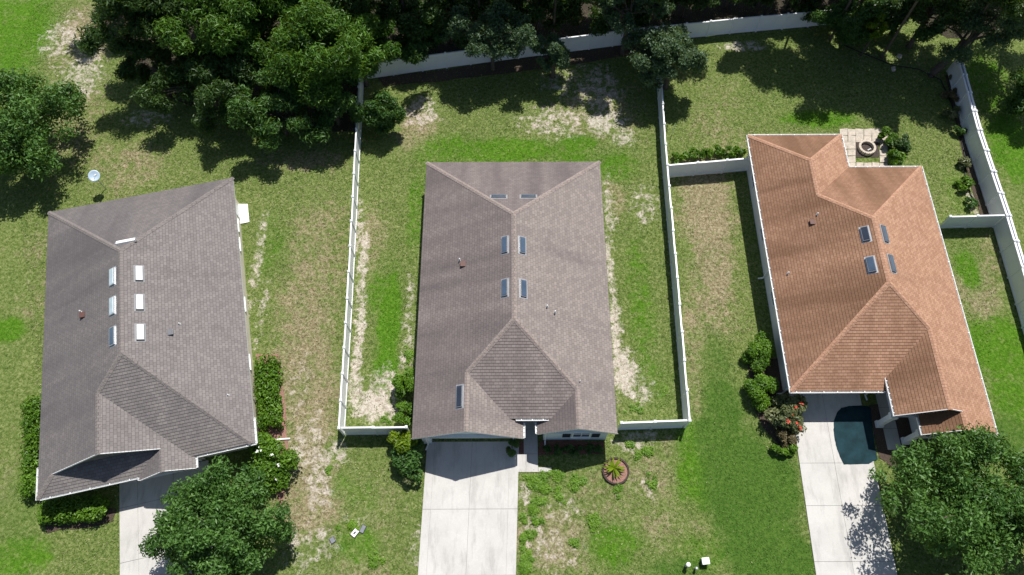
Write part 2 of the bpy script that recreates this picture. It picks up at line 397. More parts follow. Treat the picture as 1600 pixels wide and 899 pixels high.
def runclumps(p0, p1, wd, ht, step, rng, r=(0.28, 0.42), zlow=0.25):
    p0 = np.array(p0[:2]); p1 = np.array(p1[:2]); ln = np.linalg.norm(p1 - p0); d = (p1 - p0) / ln; nn = np.array([-d[1], d[0]])
    cs, rs = [], []
    for k in range(int(ln / step) + 1):
        for q in (-1, 0, 1):
            for z in (zlow, ht * 0.55, ht - 0.2):
                if q == 0 and z < ht * 0.6: continue
                a = p0 + d * (k * step + rng.normal() * 0.08) + nn * (q * wd * 0.34 + rng.normal() * 0.06)
                cs.append((a[0], a[1], z + rng.normal() * 0.07)); rs.append(r[0] + (r[1] - r[0]) * rng.random())
    return cs, rs
def ballclumps(c, rad, n, rng, cr=(0.2, 0.34)):
    return crown_clumps(rng, np.array(c, float), np.array(rad, float), n, flat=0.4, jag=0.15, cr=cr)

# ================================================================== GROUND
def blob(Xg, Yg, u, v, ru, rv, ang=0.0):
    """soft patch on the lawn, given by where its middle and half axes lie"""
    c = P(u, v); ax = np.array(P(u + ru, v)) - np.array(c); ay = np.array(P(u, v - rv)) - np.array(c)
    a = abs(ax[0]); b = abs(ay[1]); dx = Xg - c[0]; dy = Yg - c[1]
    ca, sa = math.cos(ang), math.sin(ang); x = (ca * dx + sa * dy) / a; y = (-sa * dx + ca * dy) / b
    return np.exp(-np.maximum(0, np.sqrt(x * x + y * y) - 0.45) ** 2 * 3.2)
PATCH = dict(
    lush=[(25, 60, 70, 80, .9), (10, 20, 60, 40, .8), (12, 515, 34, 24, 1), (25, 870, 60, 40, .8), (608, 500, 22, 90, 1), (603, 570, 22, 50, 1), (590, 455, 20, 40, .7), (690, 235, 60, 30, .7), (790, 235, 110, 22, .9),
          (890, 255, 60, 26, .8), (690, 285, 40, 40, .7), (905, 225, 40, 15, .9), (965, 260, 40, 30, .7), (1000, 470, 26, 120, .6), (1020, 600, 30, 50, .5), (650, 330, 18, 80, .6), (1090, 740, 40, 60, .9), (1078, 690, 26, 40, .8),
          (960, 850, 50, 40, .8), (560, 850, 40, 40, .7), (560, 790, 40, 40, .5), (420, 380, 26, 60, .5), (1580, 230, 40, 70, .9), (1545, 130, 40, 60, .7), (1560, 540, 60, 60, .9), (1512, 420, 24, 36, .9), (1280, 185, 70, 16, .9),
          (1200, 150, 60, 50, .25), (530, 760, 20, 30, .5), (1500, 300, 30, 40, .5), (1590, 610, 50, 80, .9), (60, 640, 14, 60, .5), (310, 880, 40, 30, .6), (870, 790, 30, 20, .35), (1110, 860, 60, 40, .6)],
    rich=[(1160, 760, 70, 110, 1), (1190, 850, 70, 80, 1), (1130, 640, 40, 70, .75), (1120, 560, 30, 60, .5), (1220, 760, 34, 70, .9), (1110, 690, 30, 60, .8), (1240, 880, 40, 60, 1), (1575, 680, 40, 50, .7), (1060, 890, 60, 25, .7), (30, 800, 60, 90, .45), (1420, 760, 40, 40, .5)],
    sand=[(560, 350, 8, 50, .6), (556, 570, 8, 60, .9), (600, 600, 24, 30, .7), (115, 90, 40, 60, .28), (480, 690, 26, 60, .5), (640, 470, 7, 60, .5), (952, 330, 8, 60, .6), (480, 860, 40, 40, .4), (870, 860, 40, 40, .35), (95, 62, 34, 34, .55), (130, 118, 36, 46, .6), (115, 30, 18, 14, .4), (230, 185, 40, 16, .45), (566, 420, 9, 70, .75), (562, 520, 9, 70, .85), (556, 610, 12, 46, .8), (585, 635, 42, 26, .95), (635, 545, 12, 60, .5), (660, 165, 20, 14, .6), (660, 178, 30, 22, .6),
          (868, 190, 60, 26, .5), (945, 190, 34, 20, .8), (935, 140, 40, 44, .55), (975, 215, 20, 14, .6), (953, 420, 8, 60, .8), (962, 520, 10, 70, .85), (975, 580, 22, 40, .95), (1000, 610, 24, 30, .5), (1008, 320, 22, 30, .5), (955, 330, 10, 40, .5), (402, 410, 9, 90, .5),
          (408, 490, 9, 60, .45), (500, 745, 22, 70, .6), (530, 705, 16, 24, .6), (650, 860, 10, 50, .4), (500, 850, 30, 40, .45), (985, 695, 30, 12, .7), (1010, 680, 40, 8, .6), (835, 840, 20, 40, .55), (880, 800, 30, 24, .4), (470, 600, 20, 60, .3), (1520, 320, 8, 30, .6), (820, 775, 12, 20, .6), (900, 130, 60, 30, .4), (1160, 72, 40, 8, .7), (1010, 760, 20, 20, .4), (560, 810, 20, 14, .35)],
    dry=[(1105, 300, 40, 60, 1), (1115, 400, 36, 80, .9), (1085, 520, 20, 60, .6), (470, 560, 60, 120, .8), (480, 700, 40, 60, .9), (130, 60, 60, 60, .7), (500, 420, 50, 80, .5), (200, 260, 90, 40, .45), (480, 480, 60, 200, .6), (490, 640, 50, 90, .8), (480, 780, 60, 80, .75), (460, 250, 80, 20, .6), (580, 380, 24, 60, .6), (1105, 330, 48, 80, .85), (1110, 440, 40, 90, .55), (1085, 600, 14, 60, .7), (960, 310, 20, 40, .7), (870, 840, 70, 60, .75), (930, 790, 60, 50, .5), (1020, 740, 40, 40, .6),
         (120, 180, 50, 100, .5), (80, 400, 60, 40, .4), (50, 470, 40, 60, .4), (30, 700, 30, 100, .3), (1050, 700, 20, 30, .5), (1030, 830, 30, 30, .5), (1110, 755, 10, 14, .8), (1530, 450, 40, 60, .7), (1550, 400, 20, 40, .5), (1100, 830, 20, 30, .3), (1220, 830, 12, 60, .4), (1130, 180, 60, 60, .35), (650, 200, 40, 40, .6), (930, 180, 80, 50, .5), (590, 800, 50, 80, .3), (560, 890, 60, 30, .5)],
)
def ground_weights(Xg, Yg):
    out = {}
    for k, bl in PATCH.items():
        wt = np.zeros_like(Xg)
        for (u, v, ru, rv, s_) in bl:
            wt = np.maximum(wt, s_ * blob(Xg, Yg, u, v, ru, rv))
        out[k] = wt
    return out
xs = np.concatenate([[-900, -400, -180, -90, -62], np.arange(-50, 50.01, 0.25), [62, 90, 180, 400, 900]])
ys = np.concatenate([[-900, -400, -160, -60, -20], np.arange(-3, 62.01, 0.25), [75, 110, 200, 420, 900]])
XG, YG = np.meshgrid(xs, ys)
gw = ground_weights(XG, YG)
rg = np.random.default_rng(3)
ZG = (np.sin(XG * 1.7 + np.sin(YG * 0.9) * 2) * np.cos(YG * 1.3) * 0.012 + rg.normal(size=XG.shape) * 0.006) - 0.03
nx_, ny_ = len(xs), len(ys)
ii = (np.arange(ny_ - 1)[:, None] * nx_ + np.arange(nx_ - 1)[None]).ravel()
gf = np.stack([ii, ii + 1, ii + nx_ + 1, ii + nx_], 1)
gm = npmesh('ground', np.stack([XG, YG, ZG], -1).reshape(-1, 3), gf, {k: ('FLOAT', a.ravel()) for k, a in gw.items()})
g = link('ground', gm, None, M['ground']); tag(g, 'patchy lawn of green and dry grass with bare sandy spots', None, kind='structure')
gm.polygons.foreach_set('use_smooth', [True] * len(gm.polygons))

# ================================================================== HOUSES
ES = ES_
def slope(parent, origin, ud, vd, s, prof, m, wear_shade=0.3, lift=0.017, name='roof_slope'):
    """stepped shingle courses. origin: point (x,y,z) of the eave where u=0; prof: [(run,u0,u1)...] rising"""
    ud = np.array(ud, float); vd = np.array(vd, float); o = np.array(origin, float); k = math.sqrt(1 + s * s)
    segs = []
    for a, b in zip(prof[:-1], prof[1:]):
        if b[0] - a[0] < 1e-6: continue
        r = a[0]; stops = [a[0]]; q = math.floor(a[0] * k / ES + 1e-6) + 1
        while q * ES / k < b[0] - 1e-4: stops.append(q * ES / k); q += 1
        stops.append(b[0])
        for r0, r1 in zip(stops[:-1], stops[1:]):
            f0 = (r0 - a[0]) / (b[0] - a[0]); f1 = (r1 - a[0]) / (b[0] - a[0])
            segs.append((r0, a[1] + (b[1] - a[1]) * f0, a[2] + (b[2] - a[2]) * f0, r1, a[1] + (b[1] - a[1]) * f1, a[2] + (b[2] - a[2]) * f1))
    nv = np.array([-vd[0] * s, -vd[1] * s, 1.0]) / k
    def pt(u, r, h): return np.array([o[0] + ud[0] * u + vd[0] * r, o[1] + ud[1] * u + vd[1] * r, o[2] + s * r]) + nv * h
    V = []; F = []; UV = []; prev = None
    flip = (ud[0] * vd[1] - ud[1] * vd[0]) < 0
    def hgt(r): fr = (r * k / ES) % 1.0; return fr
    for (r0, a0, b0, r1, a1, b1) in segs:
        fr0 = (r0 * k / ES); fr0 -= math.floor(fr0 + 1e-5); fr1 = fr0 + (r1 - r0) * k / ES
        h0 = lift * (1 - max(0, fr0)); h1 = lift * max(0.0, 1 - fr1)
        i = len(V)
        V += [pt(a0, r0, h0), pt(b0, r0, h0), pt(b1, r1, h1), pt(a1, r1, h1)]
        f = [i, i + 1, i + 2, i + 3]; uvq = [(a0, r0 * k), (b0, r0 * k), (b1, r1 * k), (a1, r1 * k)]
        F.append(f[::-1] if flip else f); UV += uvq[::-1] if flip else uvq
        if prev is not None:
            f = [prev + 3, prev + 2, i + 1, i]; uvq = [(a0, r0 * k - .01), (b0, r0 * k - .01), (b0, r0 * k), (a0, r0 * k)]
            F.append(f[::-1] if flip else f); UV += uvq[::-1] if flip else uvq
        prev = i
    # underside + eave edge so the slope has thickness
    b = MB(); b.v = [tuple(q) for q in V]; b.f = F; b.uv = UV
    r0, a0, b0 = segs[0][:3]; i = len(b.v)
    b.v += [tuple(pt(a0, r0, -0.05)), tuple(pt(b0, r0, -0.05))]; f = [i, i + 1, 1, 0]
    b.f.append(f[::-1] if flip else f); b.uv += [(0, 0)] * 4
    o_ = b.build(name, m, parent); me = o_.data; at = me.attributes.new('wear_shade', 'FLOAT', 'POINT'); at.data.foreach_set('value', np.full(len(me.vertices), wear_shade, dtype=np.float32))
    return o_
def cap(parent, pts, m, wd=0.30):
    """ridge or hip cap: overlapping folded cap shingles along a 3-D line"""
    for a, b in zip(pts[:-1], pts[1:]):
        a = Vector(a); b = Vector(b); d = b - a; ln = d.length; d.normalize()
        side = d.cross(Vector((0, 0, 1))).normalized(); n = side.cross(d)
        mb = MB(); k = max(2, int(ln / 0.22)); st = ln / k
        drop = 0.055 if abs(d.z) > 0.05 else 0.075
        for j in range(k):
            p0 = a + d * (j * st - 0.02); p1 = a + d * ((j + 1) * st + 0.02); u0 = 0.024; u1 = 0.034
            pts_ = [p0 - side * wd / 2 - n * (drop - u1), p0 + n * (u1 + .01), p0 + side * wd / 2 - n * (drop - u1),
                    p1 - side * wd / 2 - n * (drop - u0), p1 + n * (u0 + .01), p1 + side * wd / 2 - n * (drop - u0)]
            mb.faces(pts_, [(3, 0, 1, 4), (4, 1, 2, 5)])
        mb.build('ridge_cap', m, parent)
def gutter(parent, a, b, out, m=None, z=-0.02, hang=0.8, name='gutter'):
    """open trough along an eave from a to b; out = unit outward 2-D"""
    a = Vector(a); b = Vector(b); d = (b - a); ln = d.length; d.normalize(); o = Vector((out[0], out[1], 0))
    mb = MB(); a = a + Vector((0, 0, z)); b = b + Vector((0, 0, z))
    w_ = 0.105
    mb.bar(a + o * 0.012 - Vector((0, 0, .06)), b + o * 0.012 - Vector((0, 0, .06)), 0.012, 0.10)
    mb.bar(a + o * (w_ * 0.5) - Vector((0, 0, .105)), b + o * (w_ * 0.5) - Vector((0, 0, .105)), w_ - 0.03, 0.012)
    mb.bar(a + o * w_ - Vector((0, 0, .05)), b + o * w_ - Vector((0, 0, .05)), 0.028, 0.12)
    for q in (a, b):
        mb.bar(q + o * 0.02 - Vector((0, 0, .05)), q + o * (w_ - 0.02) - Vector((0, 0, .05)), 0.012, 0.12)
    gt = mb.build(name, m or M['white'], parent)
    hb = MB(); k = int(ln / hang)
    for j in range(k):
        q = a + d * ((j + 0.5) * ln / k); hb.bar(q - o * 0.03 + Vector((0, 0, .02)), q + o * (w_ + .01) + Vector((0, 0, .02)), 0.05, 0.015)
    if k: hb.build('gutter_hangers', m or M['white'], gt)['kind'] = 'stuff'
    return gt
def board(parent, a, b, name='fascia', m=None, wd=0.03, ht=0.16, dz=-0.10):
    mb = MB(); z = Vector((0, 0, dz)); mb.bar(Vector(a) + z, Vector(b) + z, wd, ht)
    return mb.build(name, m or M['white'], parent)
def onplane(x, y, z, vd, s, lx, ly, h, name, parent, glass, fr, dome=0.02):
    """skylight lying on a slope: centre (x,y,z) on the roof; lx along the eave, ly up the slope"""
    k = math.sqrt(1 + s * s); v = Vector((vd[0], vd[1], s)) / k; n = Vector((-vd[0] * s, -vd[1] * s, 1)) / k; u = v.cross(n)
    c = Vector((x, y, z))
    def p(a, b, q): return c + u * a + v * b + n * q
    def ringbox(mb, a, b, q0, q1):
        mb.faces([p(-a, -b, q0), p(a, -b, q0), p(a, b, q0), p(-a, b, q0), p(-a, -b, q1), p(a, -b, q1), p(a, b, q1), p(-a, b, q1)],
                 [(4, 5, 6, 7), (0, 1, 5, 4), (1, 2, 6, 5), (2, 3, 7, 6), (3, 0, 4, 7)])
    mb = MB(); ringbox(mb, lx / 2, ly / 2, -0.05, h); sk = mb.build(name, fr, parent)
    mb = MB(); a, b = lx / 2 - 0.035, ly / 2 - 0.035
    mb.faces([p(-a, -b, h + .003), p(a, -b, h + .003), p(a, b, h + .003), p(-a, b, h + .003), p(-a * .85, -b * .9, h + dome), p(a * .85, -b * .9, h + dome), p(a * .85, b * .9, h + dome), p(-a * .85, b * .9, h + dome)],
             [(4, 5, 6, 7), (0, 1, 5, 4), (1, 2, 6, 5), (2, 3, 7, 6), (3, 0, 4, 7)])
    mb.build('pane', glass, sk)
    mb = MB(); f_ = 0.09
    for q in ((-lx / 2 - f_, -lx / 2, -ly / 2 - f_, ly / 2 + f_), (lx / 2, lx / 2 + f_, -ly / 2 - f_, ly / 2 + f_), (-lx / 2, lx / 2, -ly / 2 - f_, -ly / 2), (-lx / 2, lx / 2, ly / 2, ly / 2 + f_)):
        mb.poly([p(q[0], q[2], .02), p(q[1], q[2], .02), p(q[1], q[3], .02), p(q[0], q[3], .02)])
    mb.build('flashing', M['galv'] if glass is not M['skywhite'] else M['frame'], sk)
def pipe(parent, x, y, z, h=0.35, r=0.045):
    mb = MB(); mb.tube([(x, y, z - 0.1), (x, y, z + h * 0.35)], [r * 2.2, r * 1.2], 10); mb.tube([(x, y, z), (x, y, z + h)], [r, r], 10)
    mb.build('vent_pipe', M['lead'], parent, True)
def boxvent(parent, x, y, z, m):
    mb = MB(); mb.box(x - .13, x + .13, y - .15, y + .15, z - .1, z + .10); mb.box(x - .17, x + .17, y - .19, y + .19, z + .10, z + .14); mb.build('roof_vent', m, parent, bevel=0.01)
def window(parent, x0, x1, z0, z1, y, glass=None, out=-1, name='window', axis='y'):
    """window on a wall facing -y (axis y) or facing +-x (axis x: y is x of the wall, x0..x1 run along y)"""
    def bx(mb, a0, a1, d0, d1, b0, b1):
        if axis == 'y': mb.box(a0, a1, min(d0, d1), max(d0, d1), b0, b1)
        else: mb.box(min(d0, d1), max(d0, d1), a0, a1, b0, b1)
    mb = MB(); t = 0.07
    for (a0, a1, b0, b1) in ((x0 - t, x1 + t, z0 - t, z0), (x0 - t, x1 + t, z1, z1 + t), (x0 - t, x0, z0, z1), (x1, x1 + t, z0, z1), ((x0 + x1) / 2 - .02, (x0 + x1) / 2 + .02, z0, z1), (x0, x1, (z0 + z1) / 2 - .02, (z0 + z1) / 2 + .02)):
        bx(mb, a0, a1, y, y + out * 0.05, b0, b1)
    wn = mb.build(name, M['white'], parent)
    mb = MB(); bx(mb, x0, x1, y + out * .004, y + out * 0.022, z0, z1); mb.build('pane', glass or M['window'], wn)
    mb = MB(); bx(mb, x0 - .12, x1 + .12, y, y + out * .10, z0 - .14, z0 - t); mb.build('sill', M['white'], wn)
def garage(parent, x0, x1, y, z1=2.15, m=None):
    n = 4; h = z1 / n; t = empty('garage_door', (0, 0, 0)); t.parent = parent
    for i in range(n):
        mb = MB(); mb.box(x0, x1, y - .05, y, i * h + .008, (i + 1) * h - .008)
        for k in range(8):
            ww = (x1 - x0) / 8; mb.box(x0 + k * ww + .06, x0 + (k + 1) * ww - .06, y - .062, y - .05, i * h + .09, (i + 1) * h - .09)
        mb.build('door_panel', m or M['white'], t)
def door(parent, x0, x1, y, z1=2.05):
    mb = MB(); mb.box(x0, x1, y - .05, y, 0.02, z1); 
    for a, b in ((.15, .9), (1.05, z1 - .15)):
        for q0, q1 in ((x0 + .1, (x0 + x1) / 2 - .05), ((x0 + x1) / 2 + .05, x1 - .1)): mb.box(q0, q1, y - .065, y - .05, a, b)
    d = mb.build('front_door', M['door'], parent); hb = MB(); hb.tube([(x1 - .08, y - .05, 1.0), (x1 - .08, y - .12, 1.0)], [.02, .035], 8); hb.build('handle', M['galv'], d)
def shutterp(parent, x0, x1, z0, z1, y):
    mb = MB(); mb.box(x0, x1, y - .04, y, z0, z1); k = int((z1 - z0) / .09)
    for i in range(k): mb.box(x0 + .04, x1 - .04, y - .052, y - .04, z0 + .04 + i * .09, z0 + .09 + i * .09)
    mb.build('shutter', M['shutter'], parent)
def downspout(parent, x, y, z1, foot=(0, -1)):
    mb = MB(); mb.bar((x, y, z1), (x, y, 0.12), 0.08, 0.08, (0, 1, 0)); mb.bar((x, y, .12), (x + foot[0] * .4, y + foot[1] * .4, .05), .08, .08); mb.build('downspout', M['white'], parent)
E_, S_ = 2.55, 0.52
def zat(run, e=E_, s=S_): return e + s * run
def gablewall(parent, x0, x1, y, z0, xr, zr, m, th=0.12):
    """triangle wall under a gable, facing -y"""
    mb = MB(); pts = [(x0, y, z0), (x1, y, z0), (xr, y, zr)]; b = [(q[0], y + th, q[2]) for q in pts]
    mb.faces(pts + b, [(0, 1, 2), (5, 4, 3), (0, 3, 4, 1), (1, 4, 5, 2), (2, 5, 3, 0)]); mb.build('gable_wall', m, parent)

# ---------------- centre house
def house_centre():
    o = P(666.5, 254, E_); h = empty('brown_roof_house', (o[0], o[1], 0)); tag(h, 'house with brown-grey shingle roof and pale blue front, in the middle inside white fences', 'house')
    W = 12.55; hf = W / 2; zr = zat(hf); F = -19.97; fa = F + hf; sh, cp = M['shC'], M['capC']
    gx, gr_, gf_ = 6.80, 3.40, -20.23       # left gable: right eave, ridge, front
    rx, rr_, rf_ = 7.65, 10.10, -19.97      # right gable: left eave, ridge, front
    rq = W - rr_; eb = 0.85
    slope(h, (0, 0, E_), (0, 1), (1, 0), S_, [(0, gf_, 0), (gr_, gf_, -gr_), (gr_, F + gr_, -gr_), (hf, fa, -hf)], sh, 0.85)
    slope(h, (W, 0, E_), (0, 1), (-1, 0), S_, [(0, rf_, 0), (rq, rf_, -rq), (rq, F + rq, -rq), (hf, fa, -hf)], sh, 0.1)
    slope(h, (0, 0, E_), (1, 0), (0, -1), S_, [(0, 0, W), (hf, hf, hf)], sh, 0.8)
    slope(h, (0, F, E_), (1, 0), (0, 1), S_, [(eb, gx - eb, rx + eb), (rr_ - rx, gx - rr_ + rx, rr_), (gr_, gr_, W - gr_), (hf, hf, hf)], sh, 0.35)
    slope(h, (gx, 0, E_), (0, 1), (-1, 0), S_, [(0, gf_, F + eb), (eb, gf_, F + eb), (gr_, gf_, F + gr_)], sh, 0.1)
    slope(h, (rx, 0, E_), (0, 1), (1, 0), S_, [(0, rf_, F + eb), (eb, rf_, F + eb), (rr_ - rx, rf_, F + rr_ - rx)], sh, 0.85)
    cap(h, [(hf, -hf, zr), (hf, fa, zr)], cp)
    for q in ((0, 0), (W, 0)): cap(h, [(q[0], q[1], E_ + .01), (hf, -hf, zr)], cp)
    cap(h, [(gr_, F + gr_, zat(gr_)), (hf, fa, zr)], cp); cap(h, [(rr_, F + rq, zat(rq)), (hf, fa, zr)], cp)
    cap(h, [(gr_, gf_, zat(gr_)), (gr_, F + gr_, zat(gr_))], cp); cap(h, [(rr_, rf_, zat(rq)), (rr_, F + rq, zat(rq))], cp)
    # fascia and rakes
    for a, b in (((0.02, gf_, E_), (0.02, 0, E_)), ((W - .02, rf_, E_), (W - .02, 0, E_)), ((0, -.02, E_), (W, -.02, E_))): board(h, a, b, m=M['frame'] if a[1] != -.02 else M['frame'])
    for a, b in (((0, gf_ + .02, E_), (gr_, gf_ + .02, zat(gr_))), ((gx, gf_ + .02, E_), (gr_, gf_ + .02, zat(gr_))), ((rx, rf_ + .02, E_), (rr_, rf_ + .02, zat(rq))), ((W, rf_ + .02, E_), (rr_, rf_ + .02, zat(rq)))):
        board(h, a, b, 'rake_board')
    mb = MB(); mb.prism([(.05, -.05), (W - .05, -.05), (W - .05, rf_ + .08), (rx + .05, rf_ + .08), (rx + .05, F + eb + .05), (gx - .05, F + eb + .05), (gx - .05, gf_ + .08), (.05, gf_ + .08)], E_ - .22, E_ - .19); mb.build('soffit', M['white'], h)
    gy = -19.92; ry = -19.70; ey = -17.2
    mb = MB(); mb.prism([(.45, -.45), (W - .45, -.45), (W - .45, ry), (8.1, ry), (8.1, ey), (6.35, ey), (6.35, gy + .5), (.45, gy + .5)], -.1, E_ - .225); mb.build('wall', M['wallC'], h)
    mb = MB(); mb.box(.45, .98, gy, gy + .498, -.1, E_ - .225); mb.box(5.92, 6.35, gy, gy + .498, -.1, E_ - .225); mb.box(.98, 5.92, gy, gy + .498, 2.2, E_ - .225); mb.build('garage_surround', M['wallC'], h)
    garage(h, 1.0, 5.9, gy + .498)
    gablewall(h, .30, 6.5, gy, E_ - .18, gr_, zat(gr_) - .26, M['wallC']); gablewall(h, 8.1, W - .45, ry, E_ - .18, rr_ - .05, zat(rq) - .32, M['wallC'])
    mb = MB(); mb.box(.98, 5.92, gy - .03, gy - .002, 2.12, 2.26); mb.build('garage_trim', M['white'], h)
    gutter(h, (6.35, F + eb, zat(eb) - .02), (8.35, F + eb, zat(eb) - .02), (0, -1), hang=.55)
    gutter(h, (gx, gf_ + .05, E_), (gx, F + eb - .05, E_), (1, 0), hang=.25); gutter(h, (rx, rf_ + .05, E_), (rx, F + eb - .05, E_), (-1, 0), hang=.25)
    downspout(h, 6.2, gy - .06, 2.3, (.6, -.5)); downspout(h, .75, gy - .06, 2.35, (-.4, -.9)); downspout(h, 8.22, ry - .06, 2.3, (0, -1)); downspout(h, W - .35, -19.0, 2.35, (.8, 0))
    window(h, 9.95, 10.95, .85, 2.15, ry); shutterp(h, 9.28, 9.78, .8, 2.2, ry); shutterp(h, 11.12, 11.62, .8, 2.2, ry)
    door(h, 6.75, 7.7, ey)
    for y_ in (-3, -8, -13): window(h, y_ - .5, y_ + .5, .9, 2.1, W - .45, out=1, axis='x')
    for y_ in (-4, -9, -14): window(h, y_ - .5, y_ + .5, .9, 2.1, .45, out=-1, axis='x')
    for x_ in (3, 9.5): window(h, x_ - .6, x_ + .6, .9, 2.1, -.45, out=1)
    # skylights
    for x, y in ((5.72, -8.45), (5.72, -11.5)): onplane(x, y, zat(x), (1, 0), S_, 1.15, .40, .12, 'skylight', h, M['skyblue'], M['frame'])
    for x, y in ((6.80, -8.5), (6.84, -11.55)): onplane(x, y, zat(W - x), (-1, 0), S_, 1.15, .40, .12, 'skylight', h, M['skyblue'], M['frame'])
    for x in (5.28, 7.28): onplane(x, -4.40, zat(4.40), (0, -1), S_, 1.0, .34, .08, 'skylight', h, M['skyblue'], M['frame'])
    onplane(2.98, -18.05, zat(2.98), (1, 0), S_, 1.35, .40, .12, 'skylight', h, M['skydark'], M['frame'])
    boxvent(h, 2.95, -9.1, zat(2.95), M['vent']); pipe(h, 2.72, -8.75, zat(2.72), .3)
    pipe(h, 8.35, -12.45, zat(W - 8.35), .3); pipe(h, 8.85, -12.75, zat(W - 8.85), .35); pipe(h, 10.3, -17.0, zat(W - 10.3), .22, .03)
    return h
HC = house_centre()

# ---------------- left house
def house_left():
    o = P(76, 332, E_); h = empty('grey_roof_house', (o[0], o[1], 0), R(12.7)); tag(h, 'house with grey shingle roof and beige walls, turned at an angle on the left', 'house')
    W = 12.8; hf = W / 2; zr = zat(hf); F = -19.87; Fe = -19.65; fa = F + hf; sh, cp = M['shL'], M['capL']
    gx, g_, gf_ = 9.2, 4.6, -19.05; SK = -20.15; sx = 5.9; sm = 7.55; sf = -20.42; sr = gx - sm
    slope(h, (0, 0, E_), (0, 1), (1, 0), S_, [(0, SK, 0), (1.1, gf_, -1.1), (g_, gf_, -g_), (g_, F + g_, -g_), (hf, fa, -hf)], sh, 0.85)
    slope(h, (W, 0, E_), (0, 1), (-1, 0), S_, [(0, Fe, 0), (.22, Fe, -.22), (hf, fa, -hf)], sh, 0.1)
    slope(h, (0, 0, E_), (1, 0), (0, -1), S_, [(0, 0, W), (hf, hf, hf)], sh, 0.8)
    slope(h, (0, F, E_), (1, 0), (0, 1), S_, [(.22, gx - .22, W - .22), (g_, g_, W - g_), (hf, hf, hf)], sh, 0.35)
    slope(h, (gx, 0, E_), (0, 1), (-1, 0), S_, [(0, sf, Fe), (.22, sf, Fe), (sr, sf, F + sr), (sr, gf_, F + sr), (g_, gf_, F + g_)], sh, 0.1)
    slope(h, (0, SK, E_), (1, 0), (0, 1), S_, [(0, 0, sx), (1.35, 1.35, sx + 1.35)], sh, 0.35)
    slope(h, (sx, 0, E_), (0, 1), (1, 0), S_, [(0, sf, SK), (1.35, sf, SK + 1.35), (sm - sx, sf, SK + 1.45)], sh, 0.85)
    cap(h, [(hf, -hf, zr), (hf, fa, zr)], cp)
    for q in ((0, 0), (W, 0)): cap(h, [(q[0], q[1], E_ + .01), (hf, -hf, zr)], cp)
    cap(h, [(g_, F + g_, zat(g_)), (hf, fa, zr)], cp); cap(h, [(W - .22, Fe, zat(.22)), (hf, fa, zr)], cp)
    cap(h, [(g_, gf_, zat(g_)), (g_, F + g_, zat(g_))], cp); cap(h, [(0, SK, E_ + .01), (1.1, gf_, zat(1.1))], cp); cap(h, [(sm, sf, zat(sr)), (sm, gf_ + .3, zat(sr))], cp)
    for a, b in (((W - .02, Fe, E_), (W - .02, 0, E_)), ((.02, SK, E_), (.02, 0, E_)), ((0, -.02, E_), (W, -.02, E_))): board(h, a, b)
    for a, b in (((1.1, gf_ + .02, zat(1.1)), (g_, gf_ + .02, zat(g_))), ((sm, gf_ + .02, zat(sr)), (g_, gf_ + .02, zat(g_))), ((sx, sf + .02, E_), (sm, sf + .02, zat(sr))), ((gx, sf + .02, E_), (sm, sf + .02, zat(sr)))): board(h, a, b, 'rake_board', dz=-.05, ht=.12)
    mb = MB(); mb.prism([(.05, -.05), (W - .05, -.05), (W - .05, Fe + .05), (gx - .05, Fe + .05), (gx - .05, sf + .08), (sx + .05, sf + .08), (sx + .05, SK + .05), (.05, SK + .05)], E_ - .22, E_ - .19); mb.build('soffit', M['white'], h)
    gw_ = -19.6
    mb = MB(); mb.prism([(.45, -.45), (W - .45, -.45), (W - .45, Fe + .55), (8.9, Fe + .55), (8.9, gw_ + .4), (.45, gw_ + .4)], -.1, E_ - .225); mb.build('wall', M['wallL'], h)
    garage(h, 4.1, 8.7, gw_ + .398)
    gablewall(h, .9, 8.3, gf_ + .25, zat(.4), g_, zat(g_) - .12, M['shL']); gablewall(h, sx + .2, gx - .2, sf + .25, E_ - .18, sm, zat(sr) - .2, M['wallL'])
    gutter(h, (.15, SK, E_), (sx - .02, SK, E_), (0, -1), hang=1.0); gutter(h, (0, SK - .05, E_), (0, SK + 1.9, E_), (-1, 0), hang=.9)
    gutter(h, (sx, sf + .05, E_), (sx, sf + .85, E_), (-1, 0), hang=.5); gutter(h, (gx, sf + .05, E_), (gx, Fe + .35, E_), (1, 0), hang=.35)
    gutter(h, (gx + .15, Fe, E_), (W + .05, Fe, E_), (0, -1), hang=.9); gutter(h, (W, Fe - .05, E_), (W, Fe + 1.6, E_), (1, 0), hang=.35)
    downspout(h, W - .3, Fe + .5, 2.4, (.9, .2))
    mb = MB(); mb.tube([(W + .05, Fe + .75, .10), (W + 1.5, Fe + .55, .06)], [.06, .06], 10); mb.build('drain_pipe', M['white'], h, True)
    for y_ in (-2.9, -4.5, -9.3, -13.6): window(h, y_ - .45, y_ + .45, .9, 2.1, W - .45, out=1, axis='x')
    for x_ in (4, 9): window(h, x_ - .6, x_ + .6, .9, 2.1, -.45, out=1)
    window(h, 1.2, 2.4, .8, 2.0, gw_ + .4); 
    mb = MB(); mb.box(W - .45, W - .40, -2.0, -1.0, .02, 2.0); sdr = mb.build('side_door', M['white'], h)
    for y in (-8.05, -10.1, -12.15):
        onplane(5.80, y, zat(5.80), (1, 0), S_, 1.2, .42, .13, 'skylight', h, M['skypale'] if y > -11 else M['skyblue'], M['galv'])
        onplane(7.32, y - .02, zat(W - 7.32), (-1, 0), S_, 1.05, .44, .13, 'skylight', h, M['skywhite'], M['frame'])
    onplane(6.55, -5.55, zat(5.55), (0, -1), S_, 1.25, .36, .08, 'skylight', h, M['skywhite'], M['galv'])
    boxvent(h, 3.35, -9.6, zat(3.35), M['vent']); pipe(h, 3.2, -9.3, zat(3.2), .25)
